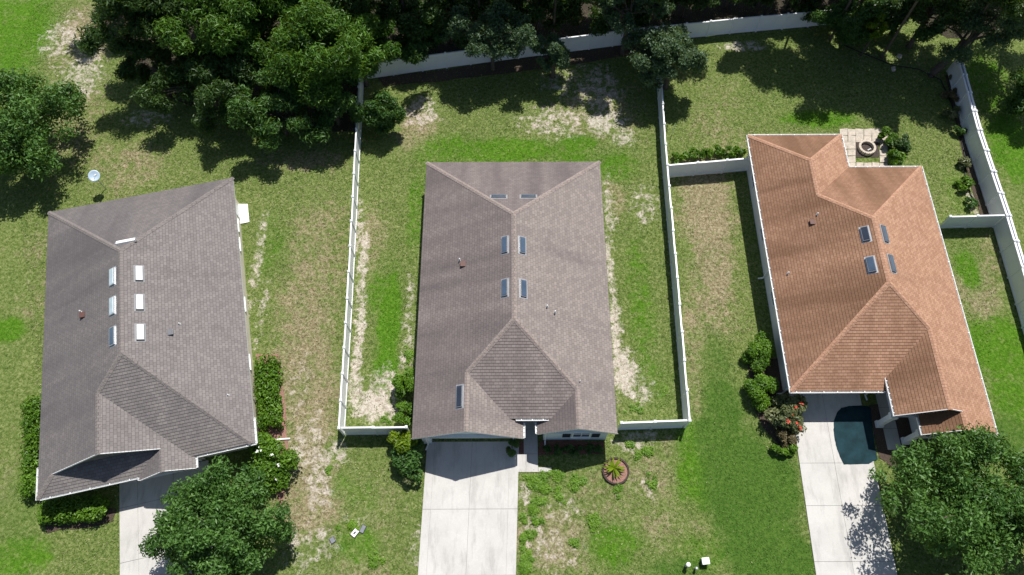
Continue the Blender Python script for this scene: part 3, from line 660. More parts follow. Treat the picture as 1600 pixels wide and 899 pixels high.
    for x, y in ((9.3, -11.6), (8.85, -12.2), (11.6, -16.5)): boxvent(h, x, y, zat(W - x), M['frame']) if x < 9 else pipe(h, x, y, zat(W - x), .15, .04)
    # side patio slab
    return h
HL = house_left()

# ---------------- right house
def house_right():
    o = P(1169, 212, E_); h = empty('terracotta_roof_house', (o[0], o[1], 0)); tag(h, 'house with orange-brown shingle roof and white gutters on the right', 'house')
    W = 12.08; hf = W / 2; zr = zat(hf); RB = -2.85; F = -19.57; fa = F + hf; ra = RB - hf; sh, cp = M['shR'], M['capR']
    wx = 6.83; wh = wx / 2; g_ = 8.6; gq = W - g_; gf_ = -21.3; sm = 9.6; sq = W - sm; sf = -22.42; gx = 5.95; ge = 2.95; gs = (zat(gq) - ge) / (g_ - gx); sx = 7.5; se = 2.7; ss = (zat(sq) - se) / (sm - sx)
    gv = (ge - E_) / S_
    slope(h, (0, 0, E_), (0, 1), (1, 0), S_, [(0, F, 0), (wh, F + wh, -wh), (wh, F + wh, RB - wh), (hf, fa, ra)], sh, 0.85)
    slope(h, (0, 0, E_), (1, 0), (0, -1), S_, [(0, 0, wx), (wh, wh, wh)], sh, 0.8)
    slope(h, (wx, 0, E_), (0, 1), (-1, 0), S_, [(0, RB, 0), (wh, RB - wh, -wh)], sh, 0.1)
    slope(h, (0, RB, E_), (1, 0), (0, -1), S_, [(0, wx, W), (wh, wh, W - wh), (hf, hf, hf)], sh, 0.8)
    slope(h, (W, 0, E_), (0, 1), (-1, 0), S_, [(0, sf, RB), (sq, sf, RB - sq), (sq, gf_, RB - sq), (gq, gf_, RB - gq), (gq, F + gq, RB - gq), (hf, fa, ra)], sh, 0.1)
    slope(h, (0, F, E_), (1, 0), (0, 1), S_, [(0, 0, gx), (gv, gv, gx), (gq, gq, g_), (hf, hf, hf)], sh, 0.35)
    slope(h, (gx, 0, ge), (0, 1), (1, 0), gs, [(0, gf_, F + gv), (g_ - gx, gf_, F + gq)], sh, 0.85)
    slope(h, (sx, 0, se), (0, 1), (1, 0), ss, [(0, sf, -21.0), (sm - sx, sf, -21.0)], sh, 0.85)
    cap(h, [(hf, ra, zr), (hf, fa, zr)], cp); cap(h, [(wh, -wh, zat(wh)), (wh, RB - wh, zat(wh))], cp); cap(h, [(wh, RB - wh, zat(wh)), (hf, ra, zr)], cp)
    cap(h, [(0, 0, E_ + .01), (wh, -wh, zat(wh))], cp); cap(h, [(wx, 0, E_ + .01), (wh, -wh, zat(wh))], cp); cap(h, [(W, RB, E_ + .01), (hf, ra, zr)], cp)
    cap(h, [(0, F, E_ + .01), (hf, fa, zr)], cp); cap(h, [(g_, F + gq, zat(gq)), (hf, fa, zr)], cp); cap(h, [(g_, gf_, zat(gq)), (g_, F + gq, zat(gq))], cp); cap(h, [(sm, sf, zat(sq)), (sm, gf_ + .2, zat(sq))], cp)
    for a, b, q in (((gx, gf_ + .02, ge), (g_, gf_ + .02, zat(gq)), 1), ((sm, gf_ + .02, zat(sq)), (g_, gf_ + .02, zat(gq)), 1), ((sx, sf + .02, se), (sm, sf + .02, zat(sq)), 1), ((W, sf + .02, E_), (sm, sf + .02, zat(sq)), 1)): board(h, a, b, 'rake_board', dz=-.05, ht=.13)
    board(h, (0.02, F, E_), (.02, 0, E_)); board(h, (W - .02, sf, E_), (W - .02, RB, E_)); board(h, (0, F + .02, E_), (gx, F + .02, E_)); board(h, (0, -.02, E_), (wx, -.02, E_)); board(h, (wx, RB - .02, E_), (W, RB - .02, E_)); board(h, (wx - .02, RB, E_), (wx - .02, 0, E_))
    G = lambda a, b, o_, hg=.8: gutter(h, a, b, o_, hang=hg)
    G((0, F - .1, E_), (0, .05, E_), (-1, 0), .75); G((-.1, F, E_), (gx - .08, F, E_), (0, -1), .8); G((0, 0, E_), (wx, 0, E_), (0, 1), .9); G((wx, RB + .15, E_), (wx, 0, E_), (1, 0), .6); G((wx + .1, RB, E_), (W, RB, E_), (0, 1), .8); G((W, sf, E_), (W, RB + .1, E_), (1, 0), 1.0)
    G((gx, gf_, ge), (gx, F + gv - .05, ge), (-1, 0), .35); G((sx, sf, se), (sx, gf_ - .02, se), (-1, 0), .6)
    mb = MB(); mb.prism([(.05, -.05), (wx - .05, -.05), (wx - .05, RB - .05), (W - .05, RB - .05), (W - .05, sf + .08), (sx + .05, sf + .08), (sx + .05, gf_ + .1), (gx + .05, gf_ + .1), (gx + .05, F + .05), (.05, F + .05)], E_ - .22, E_ - .19); mb.build('soffit', M['white'], h)
    mb = MB(); mb.prism([(.42, -.42), (wx - .42, -.42), (wx - .42, RB - .42), (W - .42, RB - .42), (W - .42, sf + .45), (8.3, sf + .45), (8.3, -18.3), (5.6, -18.3), (5.6, F + .85), (.42, F + .85)], -.1, E_ - .225); mb.build('wall', M['wallR'], h)
    garage(h, .85, 5.2, F + .848, 2.1)
    gablewall(h, gx + .2, 10.4, gf_ + .3, zat(.2), g_, zat(gq) - .15, M['wallR']); gablewall(h, sx + .3, W - .42, sf + .3, E_ - .18, sm, zat(sq) - .22, M['wallR'])
    for x, y in ((6.25, -21.05), (7.7, -22.15)):
        mb = MB(); mb.box(x - .16, x + .16, y - .16, y + .16, 0.0, E_ - .22); mb.box(x - .22, x + .22, y - .22, y + .22, 0, .3); mb.box(x - .22, x + .22, y - .22, y + .22, 2.0, 2.28); mb.build('porch_column', M['wallR'], h)
    door(h, 6.6, 7.5, -18.3); window(h, 9.0, 10.6, .8, 2.0, sf + .45); shutterp(h, 8.45, 8.9, .75, 2.05, sf + .45); shutterp(h, 10.75, 11.2, .75, 2.05, sf + .45)
    downspout(h, 5.75, F + .5, 2.35, (.2, -.9)); downspout(h, .3, F + .6, 2.35, (-.9, 0)); downspout(h, .3, -10.5, 2.35, (-.9, 0))
    for y_ in (-3, -7.5, -12.5): window(h, y_ - .5, y_ + .5, .9, 2.1, .42, out=-1, axis='x')
    for y_ in (-6, -11, -17): window(h, y_ - .5, y_ + .5, .9, 2.1, W - .42, out=1, axis='x')
    window(h, 2.3, 3.7, .9, 2.1, -.42, out=1); window(h, 8.2, 10.2, .1, 2.05, RB - .42, out=1, name='sliding_door')
    onplane(5.42, -9.95, zat(5.42), (1, 0), S_, 1.0, .44, .16, 'skylight', h, M['skydark'], M['frame']); onplane(5.35, -12.15, zat(5.35), (1, 0), S_, 1.05, .46, .16, 'skylight', h, M['skyblue'], M['frame'])
    for y in (-9.95, -12.1): onplane(6.62, y, zat(W - 6.62), (-1, 0), S_, 1.2, .36, .12, 'skylight', h, M['skyblue'], M['frame'])
    boxvent(h, 2.75, -8.25, zat(2.75), M['vent']); pipe(h, 3.1, -7.75, zat(3.1), .25); pipe(h, .9, -11.6, zat(.9), .25)
    return h
HR = house_right()

def wpt(h, x, y, z=0.0):
    a = h.rotation_euler.z; c, s = math.cos(a), math.sin(a)
    return (h.location.x + c * x - s * y, h.location.y + s * x + c * y, z)

# ================================================================== PAVING
def slab(mb_pts, parent, m, z0=-0.12, z1=0.02, name='slab'):
    c = np.mean(np.array(mb_pts)[:, :2], 0)
    q = [tuple(c + (np.array(p_[:2]) - c) * (1 - 0.012 / max(0.3, np.linalg.norm(np.array(p_[:2]) - c)))) for p_ in mb_pts]
    b = MB(); b.prism(q, z0, z1); return b.build(name, m, parent)
def grid_slabs(name, label, L_, R_, rows, cols, m, z1=0.03):
    """L_/R_: functions row->ground point on the left/right edge; rows, cols: fractions"""
    t = empty(name, (0, 0, 0)); tag(t, label, None, kind='structure')
    for i in range(len(rows) - 1):
        a0, b0, a1, b1 = [np.array(f(r)[:2]) for r in rows[i:i + 2] for f in (L_, R_)]
        for j in range(len(cols) - 1):
            q = [a0 + (b0 - a0) * cols[j], a0 + (b0 - a0) * cols[j + 1], a1 + (b1 - a1) * cols[j + 1], a1 + (b1 - a1) * cols[j]]
            slab(q, t, m, z1=z1)
    # joint filler under the gaps
    a0, b0 = L_(rows[0])[:2], R_(rows[0])[:2]; a1, b1 = L_(rows[-1])[:2], R_(rows[-1])[:2]
    b = MB(); b.prism([a0, b0, b1, a1], -.15, z1 - 0.012); b.build('joint_filler', M['joint'], t)
    return t
def edge(p0, p1):      # straight edge through two ground pixels, parametrised by photo row
    a = np.array(P(*p0)); b = np.array(P(*p1))
    def f(v):
        y = P(800, v)[1]; k = (y - a[1]) / (b[1] - a[1]); return a + (b - a) * k
    return f
grid_slabs('driveway', 'pale concrete driveway in front of the middle house', edge((664, 742), (653, 899)), edge((810, 735), (806, 899)), [690, 795.5, 899, 985], [0, .085, .49, .90, 1], M['conc2'])
dr = grid_slabs('driveway', 'pale concrete driveway of the orange-roofed house, partly under a tree', edge((1238, 650), (1275, 899)), edge((1350, 650), (1402, 899)), [608, 661, 726, 792.5, 880, 985], [0, .47, 1], M['conc2'])
# left driveway follows the turned house
def lf(x):
    return lambda v: np.array(wpt(HL, x, v))
grid_slabs('driveway', 'concrete driveway of the grey-roofed house beside a round tree', lf(3.55), lf(9.1), [-19.3, -21.1, -24.4, -28, -31], [0, .2, .6, 1], M['conc'])
# walk to the door of the centre house
t = empty('front_walk'); tag(t, 'concrete walk from the driveway to the front door', None, kind='structure')
hc = lambda x, y: wpt(HC, x, y)
for (x0, x1, y0, y1) in ((6.85, 7.75, -17.3, -19.0), (6.85, 7.75, -19.0, -20.6), (6.98, 7.75, -20.6, -21.75), (6.42, 6.98, -20.6, -21.75), (7.75, 8.6, -21.45, -21.75)):
    slab([hc(x0, y0), hc(x1, y0), hc(x1, y1), hc(x0, y1)], t, M['conc'], z1=.028)
t = empty('front_walk'); tag(t, 'dark shaded walk to the porch of the orange-roofed house', None, kind='structure')
hr = lambda x, y: wpt(HR, x, y)
for (x0, x1, y0, y1) in ((6.5, 7.4, -18.5, -19.9), (6.5, 7.4, -19.9, -21.3), (6.5, 7.4, -21.3, -22.7)):
    slab([hr(x0, y0), hr(x1, y0), hr(x1, y1), hr(x0, y1)], t, M['conc'], z1=.028)
t = empty('side_patio'); tag(t, 'white concrete pad by the side door of the grey-roofed house', None, kind='structure')
slab([wpt(HL, 12.1, -.5), wpt(HL, 13.0, -.7), wpt(HL, 13.0, -2.3), wpt(HL, 12.1, -2.3)], t, M['skywhite'], z1=.05)
# flat stand-in for a dark teal area of unknown nature, right driveway
ring_ = [(1308, 644), (1314, 638), (1326, 635), (1342, 634), (1356, 635), (1360, 640), (1363, 670), (1367, 700), (1371, 718), (1364, 721), (1357, 725), (1338, 726), (1318, 726), (1313, 716), (1308, 703), (1304, 688), (1302, 672), (1303, 656)]
rng = np.random.default_rng(5)
def flat_patch(name, label, ring, m, cat, z=0.04, kind=None, parent=None, th=0.012):
    pts = [P(*q) for q in ring]; c = np.mean(pts, 0)
    fine = []
    n = len(pts)
    for i in range(n):
        a = np.array(pts[i]); b = np.array(pts[(i + 1) % n])
        for k in range(4): fine.append(a + (b - a) * k / 4 + rng.normal(size=3) * (0.008 if cat == 'flat_patch' else 0.04))
    nf = len(fine); a2 = sum(fine[i][0] * fine[(i + 1) % nf][1] - fine[(i + 1) % nf][0] * fine[i][1] for i in range(nf))
    if a2 < 0: fine = fine[::-1]
    V = [(q[0], q[1], z + th) for q in fine] + [(q[0], q[1], z - .03) for q in fine]
    F = [tuple(range(nf))] + [(i, nf + i, nf + (i + 1) % nf, (i + 1) % nf) for i in range(nf)]
    me = D.meshes.new(name); me.from_pydata(V, [], F); me.update(); o = link(name, me, parent, m)
    if label: tag(o, label, cat, kind=kind)
    return o
flat_patch('ground_patch', 'dark teal patch of unknown nature lying flat on the driveway of the orange-roofed house', ring_, M['teal'], 'flat_patch')

# mulch beds, and dark ground put in for shade
flat_patch('ground_bed', 'dark red mulch bed under the front window of the middle house', [(842, 690), (944, 688), (944, 710), (900, 708), (842, 712)], M['mulch'], None, .0, 'structure')
flat_patch('ground_bed', 'red mulch corner between driveway and front walk', [(796, 690), (822, 690), (822, 712), (812, 708), (796, 708)], M['mulch'], None, .0, 'structure')
flat_patch('ground_bed', 'reddish mulch strip beside the long hedge of the grey-roofed house', [(400, 555), (436, 552), (446, 640), (452, 730), (440, 790), (425, 760), (420, 690), (405, 680)], M['mulch2'], None, .0, 'structure')
flat_patch('ground_bed', 'dark mulch by the porch of the orange-roofed house, filling in its deep shade', [(1356, 632), (1395, 632), (1440, 660), (1440, 735), (1395, 732), (1385, 722), (1374, 716)], M['mulchd'], None, .0, 'structure')  # mulch that also serves as dark fill for the porch shade
flat_patch('ground_bed', 'brown mulch under the shrubs at the front left corner of the orange-roofed house', [(1168, 560), (1215, 560), (1240, 625), (1245, 690), (1225, 705), (1195, 670), (1175, 630)], M['mulchd'], None, .0, 'structure')
flat_patch('ground_bed', 'dark brown ground strip painted as the shade in front of the hedge of the grey-roofed house', [(62, 795), (180, 795), (176, 816), (120, 826), (75, 832)], M['mulchd'], None, .0, 'structure')  # dark strip painted where the hedge's shadow falls
flat_patch('ground_bed', 'leaf litter strip at the foot of the back fence', [(590, 122), (700, 108), (900, 80), (1010, 66), (1010, 82), (900, 100), (760, 118), (680, 128), (600, 134)], M['mulchd'], None, -.01, 'structure')
flat_patch('ground_bed', 'planting strip of dark mulch along the right fence', [(1478, 118), (1490, 118), (1550, 352), (1536, 352), (1510, 270)], M['mulchd'], None, -.01, 'structure')

flat_patch('woodland_floor', 'dark leaf litter under the woods behind the back fence', [(570, 120), (773, 92), (993, 64), (1262, 38), (1420, 25), (1480, 60), (1600, 60), (1700, -120), (500, -120), (130, -60), (170, 60), (260, 150), (380, 200), (560, 205)], M['litter'], None, -.012, 'structure')
# ================================================================== FENCES
def fence(name, label, pts, h=1.69, spacing=1.95, group=None, posts_ends=(True, True), top=.05):
    a0 = pts[0]; t = empty(name, (a0[0], a0[1], 0)); tag(t, label, 'fence', group)
    pm = MB(); q = .062; pm.box(-q, q, -q, q, -.1, h + .03); pme = pm.mesh('post'); pme.materials.append(M['vinyl'])
    cm = MB(); cm.box(-.085, .085, -.085, .085, h + .03, h + .055)
    cm.faces([(-.075, -.075, h + .055), (.075, -.075, h + .055), (.075, .075, h + .055), (-.075, .075, h + .055), (0, 0, h + .12)], [(0, 1, 4), (1, 2, 4), (2, 3, 4), (3, 0, 4)])
    cme = cm.mesh('post_cap'); cme.materials.append(M['vinyl'])
    def post(x, y, rz):
        o = D.objects.new('post', pme); COL.objects.link(o); o.parent = t; o.location = (x - a0[0], y - a0[1], 0); o.rotation_euler = (0, 0, rz)
        c = D.objects.new('post_cap', cme); COL.objects.link(c); c.parent = o
    for si in range(len(pts) - 1):
        a = np.array(pts[si][:2]); b = np.array(pts[si + 1][:2]); ln = np.linalg.norm(b - a); n = max(1, round(ln / spacing)); st = ln / n; d = (b - a) / ln; rz = math.atan2(d[1], d[0])
        mb = MB(); l = st - .124
        mb.box(0, l, -top, top, h - .14, h - .01); mb.box(0, l, -.045, .045, .05, .2); k = max(2, int(l / .15)); bw = l / k
        for i in range(k): mb.box(i * bw + .004, (i + 1) * bw - .004, -.014, .014, .2, h - .14)
        mb.box(0, l, -.008, .008, .19, h - .13)
        me = mb.mesh('panel'); me.materials.append(M['vinyl'])
        for i in range(n):
            p_ = a + d * (i * st + .062); o = D.objects.new('panel', me); COL.objects.link(o); o.parent = t
            o.location = (p_[0] - a0[0], p_[1] - a0[1], random.uniform(-.012, .012)); o.rotation_euler = (random.uniform(-.012, .012), 0, rz)
            if i > 0 or si > 0 or posts_ends[0]: post(*(a + d * i * st), rz)
        if si == len(pts) - 2 and posts_ends[1]: post(*b, rz)
    return t
fence('privacy_fence', 'long white vinyl fence left of the middle house', [P(538.1, 679.4), P(550, 481.7), P(568, 127)])
fence('privacy_fence', 'long white vinyl fence along the back of the yards below the woods', [P(569, 124.5), P(660.5, 111), P(773, 96), P(993, 68), P(1140, 53), P(1262, 42), P(1400, 27)], posts_ends=(True, True))
fence('privacy_fence', 'short white fence from the left fence to the garage corner of the middle house', [P(540, 679.3), P(640, 678)], posts_ends=(False, True))
fence('privacy_fence', 'short white fence from the middle house to the right-hand yard corner', [P(966, 671.5), P(1067, 668)], posts_ends=(True, False))
fence('privacy_fence', 'long white fence between the middle house and the orange-roofed house', [P(1069.1, 668), P(1051, 450), P(1033.9, 246), P(1023, 70)])
fence('privacy_fence', 'white cross fence joining the dividing fence and the orange-roofed house', [P(1038, 278), P(1172, 266.5)], posts_ends=(False, True))
rf = [P(1480, 112), P(1509.2, 223.4), P(1552, 355), P(1587, 476), P(1640, 670)]
fence('privacy_fence', 'long white fence right of the orange-roofed house, near side of a double row', rf, top=.07)
fence('privacy_fence', 'second white fence standing directly behind the right-hand fence', [(q[0] + .24, q[1] - .05, 0) for q in rf], top=.07)
fence('privacy_fence', 'short white cross fence between the orange-roofed house and the right fence', [P(1466, 356.8), P(1550, 355)], posts_ends=(True, False))

# ================================================================== TREES
def T(*a, **k): return tree(*a, **k)
W_ = 'trees of the woods at the top left'
T('broadleaf_tree', 'large bright green tree at the top of the left fence, long glossy leaves', 500, 90, 4.8, (4.3, 3.6, 2.9), M['lf_mango'], 32062, 0.36, 11, W_, clumps=110, cr=(.32, .50), asp=.26, trunk=.22)
T('broadleaf_tree', 'glossy tree with sunlit crown, left of the big bright one', 345, 40, 6.2, (3.1, 2.9, 2.6), M['lf_mango'], 20250, 0.36, 12, W_, clumps=80, cr=(.32, .50), asp=.26, trunk=.2)
T('broadleaf_tree', 'dark leafy tree at the left end of the woods, above the white sandy patch', 222, 28, 6.0, (3.7, 3.0, 2.8), M['lf_dark'], 20250, 0.33, 13, W_, clumps=80, cr=(.32, .50), asp=.28, trunk=.2)
T('broadleaf_tree', 'shaded tree hanging over the lawn below the bright glossy trees', 432, 175, 2.6, (3.7, 2.4, 2.2), M['lf_tree'], 20250, 0.33, 14, W_, clumps=80, cr=(.32, .50), asp=.28, trunk=.18)
T('broadleaf_tree', 'dark shaded tree in the hollow of the woods', 320, 130, 3.0, (3.8, 2.6, 2.4), M['lf_dark'], 20250, 0.31, 15, W_, clumps=80, cr=(.32, .50), asp=.3, trunk=.18)
T('broadleaf_tree', 'bright topped tree at the upper edge of the woods', 440, 0, 6.0, (3.4, 2.8, 2.6), M['lf_mango'], 18562, 0.34, 16, W_, clumps=75, cr=(.32, .50), asp=.28, trunk=.2)
T('broadleaf_tree', 'tree reaching over the corner where left and back fences meet', 558, 78, 4.0, (2.7, 2.5, 2.2), M['lf_mango'], 16875, 0.31, 17, W_, clumps=65, cr=(.32, .50), asp=.3, trunk=.16)
T('broadleaf_tree', 'low tree covering the top end of the left fence', 518, 160, 2.6, (2.3, 1.9, 1.9), M['lf_tree'], 11812, 0.31, 18, W_, clumps=50, cr=(.32, .50), asp=.28, trunk=.14)
T('broadleaf_tree', 'dark tree at the upper edge between the leftmost and the glossy tree', 285, 0, 6.6, (3.0, 2.6, 2.4), M['lf_dark'], 15187, 0.31, 19, W_, clumps=60, cr=(.32, .50), asp=.3, trunk=.18)
T('broadleaf_tree', 'dark tree filling the middle of the woods below the bright crowns', 395, 105, 3.4, (3.0, 2.4, 2.4), M['lf_dark'], 15187, 0.31, 20, W_, clumps=60, cr=(.32, .50), asp=.3, trunk=.18)
T('broadleaf_tree', 'dark low tree at the lower left border of the woods', 258, 105, 2.2, (2.7, 1.9, 1.8), M['lf_dark'], 13500, 0.29, 30, W_, clumps=55, cr=(.32, .50), asp=.3, trunk=.14)
T('broadleaf_tree', 'dark tree at the upper edge between the glossy tree and the bright topped one', 395, 20, 4.6, (2.8, 2.4, 2.4), M['lf_dark'], 12000, .31, 37, W_, clumps=60, cr=(.32, .50), asp=.3, trunk=.14)
T('broadleaf_tree', 'dark tree at the upper edge behind the corner of the fences', 520, 8, 4.0, (3.0, 2.4, 2.4), M['lf_dark'], 12000, .31, 38, W_, clumps=60, cr=(.32, .50), asp=.3, trunk=.14)
B_ = 'trees behind the back fence'
T('bushy_tree', 'small dark green tree behind the left end of the back fence', 640, 48, 2.6, (2.5, 1.8, 1.8), M['lf_tree'], 12656, 0.26, 21, B_, clumps=55, cr=(.32, .50), asp=.4)
T('oak_tree', 'grey-green oak leaning over the back fence above the left part of the middle yard', 768, 52, 4.0, (2.9, 2.5, 2.1), M['lf_oak'], 20250, 0.19, 22, B_, clumps=95, cr=(.26, .40), asp=.5)
T('oak_tree', 'narrow oak hanging in front of the back fence, middle of the yard', 866, 84, 2.6, (1.5, 1.8, 1.9), M['lf_oak'], 12656, 0.19, 23, B_, clumps=55, cr=(.26, .40), asp=.5)
T('oak_tree', 'big grey-green oak at the back end of the dividing fence', 1052, 90, 3.4, (3.1, 2.6, 2.3), M['lf_oak'], 27000, 0.19, 24, B_, clumps=110, cr=(.26, .40), asp=.5, trunk=.2)
T('oak_tree', 'oak crown at the upper edge above the narrow oak', 985, 12, 5.0, (2.2, 2.0, 1.8), M['lf_oak'], 11812, 0.19, 25, B_, clumps=55, cr=(.26, .40), asp=.5)
RY = 'trees at the back of the orange-roofed house'
T('bushy_tree', 'dense dark green tree at the right end of the back fence', 1330, 40, 2.0, (2.9, 1.9, 1.8), M['lf_tree'], 20250, 0.22, 31, RY, clumps=85, cr=(.32, .50), asp=.4)
T('shrub', 'lime green sunlit shrub standing among dark trees by the back fence', 1372, 42, 3.2, (1.1, 1.1, .9), M['lf_lime'], 3510, .26, 32, RY, 'shrub', clumps=24, asp=.4, trunk=.06)
T('oak_tree', 'mossy grey-green oak in the upper right corner', 1545, 40, 4.2, (3.6, 2.8, 2.4), M['lf_oak'], 27000, 0.19, 33, RY, clumps=100, cr=(.26, .40), asp=.4, trunk=.28, lean=(-2.6, -1.2))
T('oak_tree', 'shaded oak at the upper edge beside the mossy corner oak', 1460, 12, 4.2, (3.0, 2.6, 2.2), M['lf_dark'], 16875, 0.22, 34, RY, clumps=70, cr=(.26, .40), asp=.45, trunk=.2)
T('bushy_tree', 'dark bush leaning in from the right edge behind the double fence', 1608, 150, 2.0, (2.0, 2.0, 1.6), M['lf_tree'], 11812, 0.22, 35, RY, clumps=50, cr=(.32, .50), asp=.4)
T('bushy_tree', 'shaded dark tree between the dense tree and the shaded oak', 1415, 16, 2.6, (2.6, 1.8, 2.0), M['lf_dark'], 12656, 0.24, 36, RY, clumps=55, cr=(.32, .50), asp=.4)
ROW = 'dark trees in the row behind the back fence'
fl = [P(569, 124.5), P(773, 96), P(993, 68), P(1262, 42), P(1400, 27)]
rr_ = np.random.default_rng(77)
ORD = 'first second third fourth fifth sixth seventh eighth ninth tenth eleventh twelfth thirteenth fourteenth fifteenth sixteenth seventeenth eighteenth nineteenth twentieth'.split()
for k in range(20):
    x = -12.0 + k * 2.35 + rr_.normal() * .25; y = float(np.interp(x, [q[0] for q in fl], [q[1] for q in fl])) + 2.5 + rr_.random() * 1.2
    T('woodland_tree', ORD[k] + ' dark tree from the left in the shaded row behind the back fence', 0, 0, 2.6, (2.2, 2.0, 2.3), M['lf_dark'], 10125, 0.26, 80 + k, ROW, clumps=50, cr=(.36, .56), asp=.42, trunk=.09, pos=(x, y, 2.6))
# tall trees of the woods beyond the upper edge, whose shade falls into the yards
OFF = 'tall trees of the woods above the upper edge'
for k, (x, y, zc, r_) in enumerate(((-8.5, 45.5, 8, 3.0), (-2.5, 45.5, 8.2, 2.9), (3.5, 45.6, 8.4, 2.8), (8.8, 45.2, 8.4, 2.8), (14.5, 48.0, 8.6, 3.0), (21.5, 47.6, 8.8, 2.8), (26.6, 45.4, 9.4, 3.2), (30.5, 43.5, 8.6, 3.4), (35.5, 42.8, 8.2, 3.2), (41, 45, 8.5, 3.6), (28.2, 46.5, 9.6, 3.2), (33.5, 45.5, 9.6, 3.4), (24.4, 48.6, 11.4, 3.0), (0.5, 47, 9.2, 2.8), (11.5, 46.8, 9.4, 2.8), (-27, 45, 8.6, 3.0), (-15, 48, 8, 3.2), (-23, 49, 7.5, 3.4), (-31, 50, 7.5, 3.2))):
    T('woodland_tree', 'tall tree of the woods just beyond the upper edge', 0, 0, zc, (r_, r_ * .85, 2.2), M['lf_dark'], 12656, 0.29, 60 + k, OFF, clumps=60, cr=(.36, .52), asp=.4, trunk=.1, pos=(x, y, zc))
T('broadleaf_tree', 'leafy green tree at the left edge, above the satellite dish', 22, 205, 3.2, (4.2, 4.0, 2.4), M['lf_front'], 26000, .25, 41, None, clumps=140, cr=(.24, .38), asp=.45, trunk=.2)
T('round_tree', 'round dense tree in front of the grey-roofed house, over its driveway', 333, 824, 2.9, (3.35, 3.2, 2.2), M['lf_front'], 30000, .22, 42, None, clumps=190, cr=(.20, .36), asp=.45, trunk=.17, jag=.42, limbs=16)
T('round_tree', 'wide tree at the lower right corner, in front of the orange-roofed house', 1526, 800, 3.3, (4.4, 4.3, 2.5), M['lf_front'], 42000, .24, 43, None, clumps=210, cr=(.20, .36), asp=.42, trunk=.2, jag=.5, limbs=18)
T('small_tree', 'small dense round tree in the back corner beside the left fence', 598, 178, 1.9, (1.3, 1.2, 1.6), M['lf_tree'], 11000, .24, 44, None, clumps=60, cr=(.5, .7), jag=.1, asp=.42, trunk=.08)

# ================================================================== SHRUBS
rg2 = np.random.default_rng(17)
def HG(name, label, p0, p1, wd, ht, leaf, n, size, seed, **k):
    cs, rs = runclumps(p0, p1, wd, ht, .42, rg2); b = ((p0[0] + p1[0]) / 2, (p0[1] + p1[1]) / 2, 0)
    return hedge(name, label, cs, rs, leaf, n, size, seed, b, **k)
def BL(name, label, u, v, z, rad, leaf, n, size, seed, cl=22, **k):
    c = P(u, v, z); cs, rs = ballclumps(c, rad, cl, rg2, (.5, .78)); cs[:, 2] = np.maximum(cs[:, 2], .12); k.setdefault('cat', 'shrub')
    return hedge(name, label, cs, rs, leaf, n, size, seed, (c[0], c[1], 0), **k)
HG('clipped_hedge', 'long clipped hedge along the right wall of the grey-roofed house', P(417, 566, .6), P(422, 668, .6), 1.25, 1.15, M['lf_hedge'], 6500, .17, 101)
HG('clipped_hedge', 'hedge along the left wall of the grey-roofed house', P(54, 630, .6), P(52, 775, .6), .9, 1.1, M['lf_hedge'], 6500, .18, 102)
HG('clipped_hedge', 'hedge across the front of the grey-roofed house', P(70, 800, .6), P(165, 795, .6), 1.0, 1.0, M['lf_hedge'], 5200, .18, 103)
BL('flowering_shrub', 'bright shrub with white flowers at the front right corner of the grey-roofed house', 420, 725, .9, (1.4, 1.4, .9), M['lf_hedge'], 6000, .20, 104, cl=30, flower=M['flower_w'], nf=10, fsize=.10)
BL('shrub', 'tall shrub against the left wall of the middle house, inside the fence', 633, 600, .9, (.65, 1.3, .8), M['lf_hedge'], 3600, .22, 105)
BL('shrub', 'low shrub by the short fence at the left wall of the middle house', 632, 645, .6, (.55, .8, .5), M['lf_hedge'], 1800, .2, 106, cl=14)
BL('shrub', 'lime green shrub at the garage corner of the middle house', 630, 692, 1.2, (.75, .8, .7), M['lf_lime'], 2600, .22, 107)
BL('shrub', 'dark shrub with pale leaves left of the garage of the middle house', 640, 718, .8, (1.15, 1.1, .8), M['lf_tree'], 4200, .24, 108, cl=26)
BL('shrub', 'pale leaved shrub beside the driveway of the middle house', 641, 735, .5, (.7, .55, .45), M['lf_pale'], 1500, .2, 109, cl=14)
BL('columnar_shrub', 'small dark columnar shrub beside the garage door', 802, 700, .9, (.42, .45, .8), M['lf_tree'], 2600, .13, 110, cl=18)
BL('clipped_shrub', 'upper of two clipped round shrubs left of the orange-roofed house', 1187, 550, .7, (.85, 1.25, .7), M['lf_hedge'], 8000, .15, 111, cl=30)
BL('clipped_shrub', 'lower of two clipped round shrubs left of the orange-roofed house', 1190, 609, .75, (.95, 1.1, .75), M['lf_hedge'], 8000, .15, 112, cl=30)
BL('flowering_shrub', 'loose shrub with red flowers at the garage corner of the orange-roofed house', 1228, 645, .9, (1.1, 1.1, .8), M['lf_pale'], 3600, .22, 113, cl=26, flower=M['flower_r'], nf=8, fsize=.15)
BL('shrub', 'bronze leaved shrub beside the right driveway', 1226, 682, .5, (.75, .5, .45), M['lf_red'], 1700, .2, 114, cl=14)
BL('shrub', 'green grassy shrub at the corner of the right driveway', 1225, 700, .35, (.8, .45, .35), M['lf_hedge'], 1500, .2, 115, cl=12)
for k, (u, v) in enumerate(((855, 702), (872, 703), (889, 701), (903, 703), (922, 700), (936, 702))):
    BL('bedding_plant', ORD[k] + ' small dark plant from the left in the mulch bed under the front window', u, v, .2, (.32, .28, .2), M['lf_tree'], 320, .16, 120 + k, cl=6, cat='plant', group='plants in the mulch bed under the front window', stems=2)
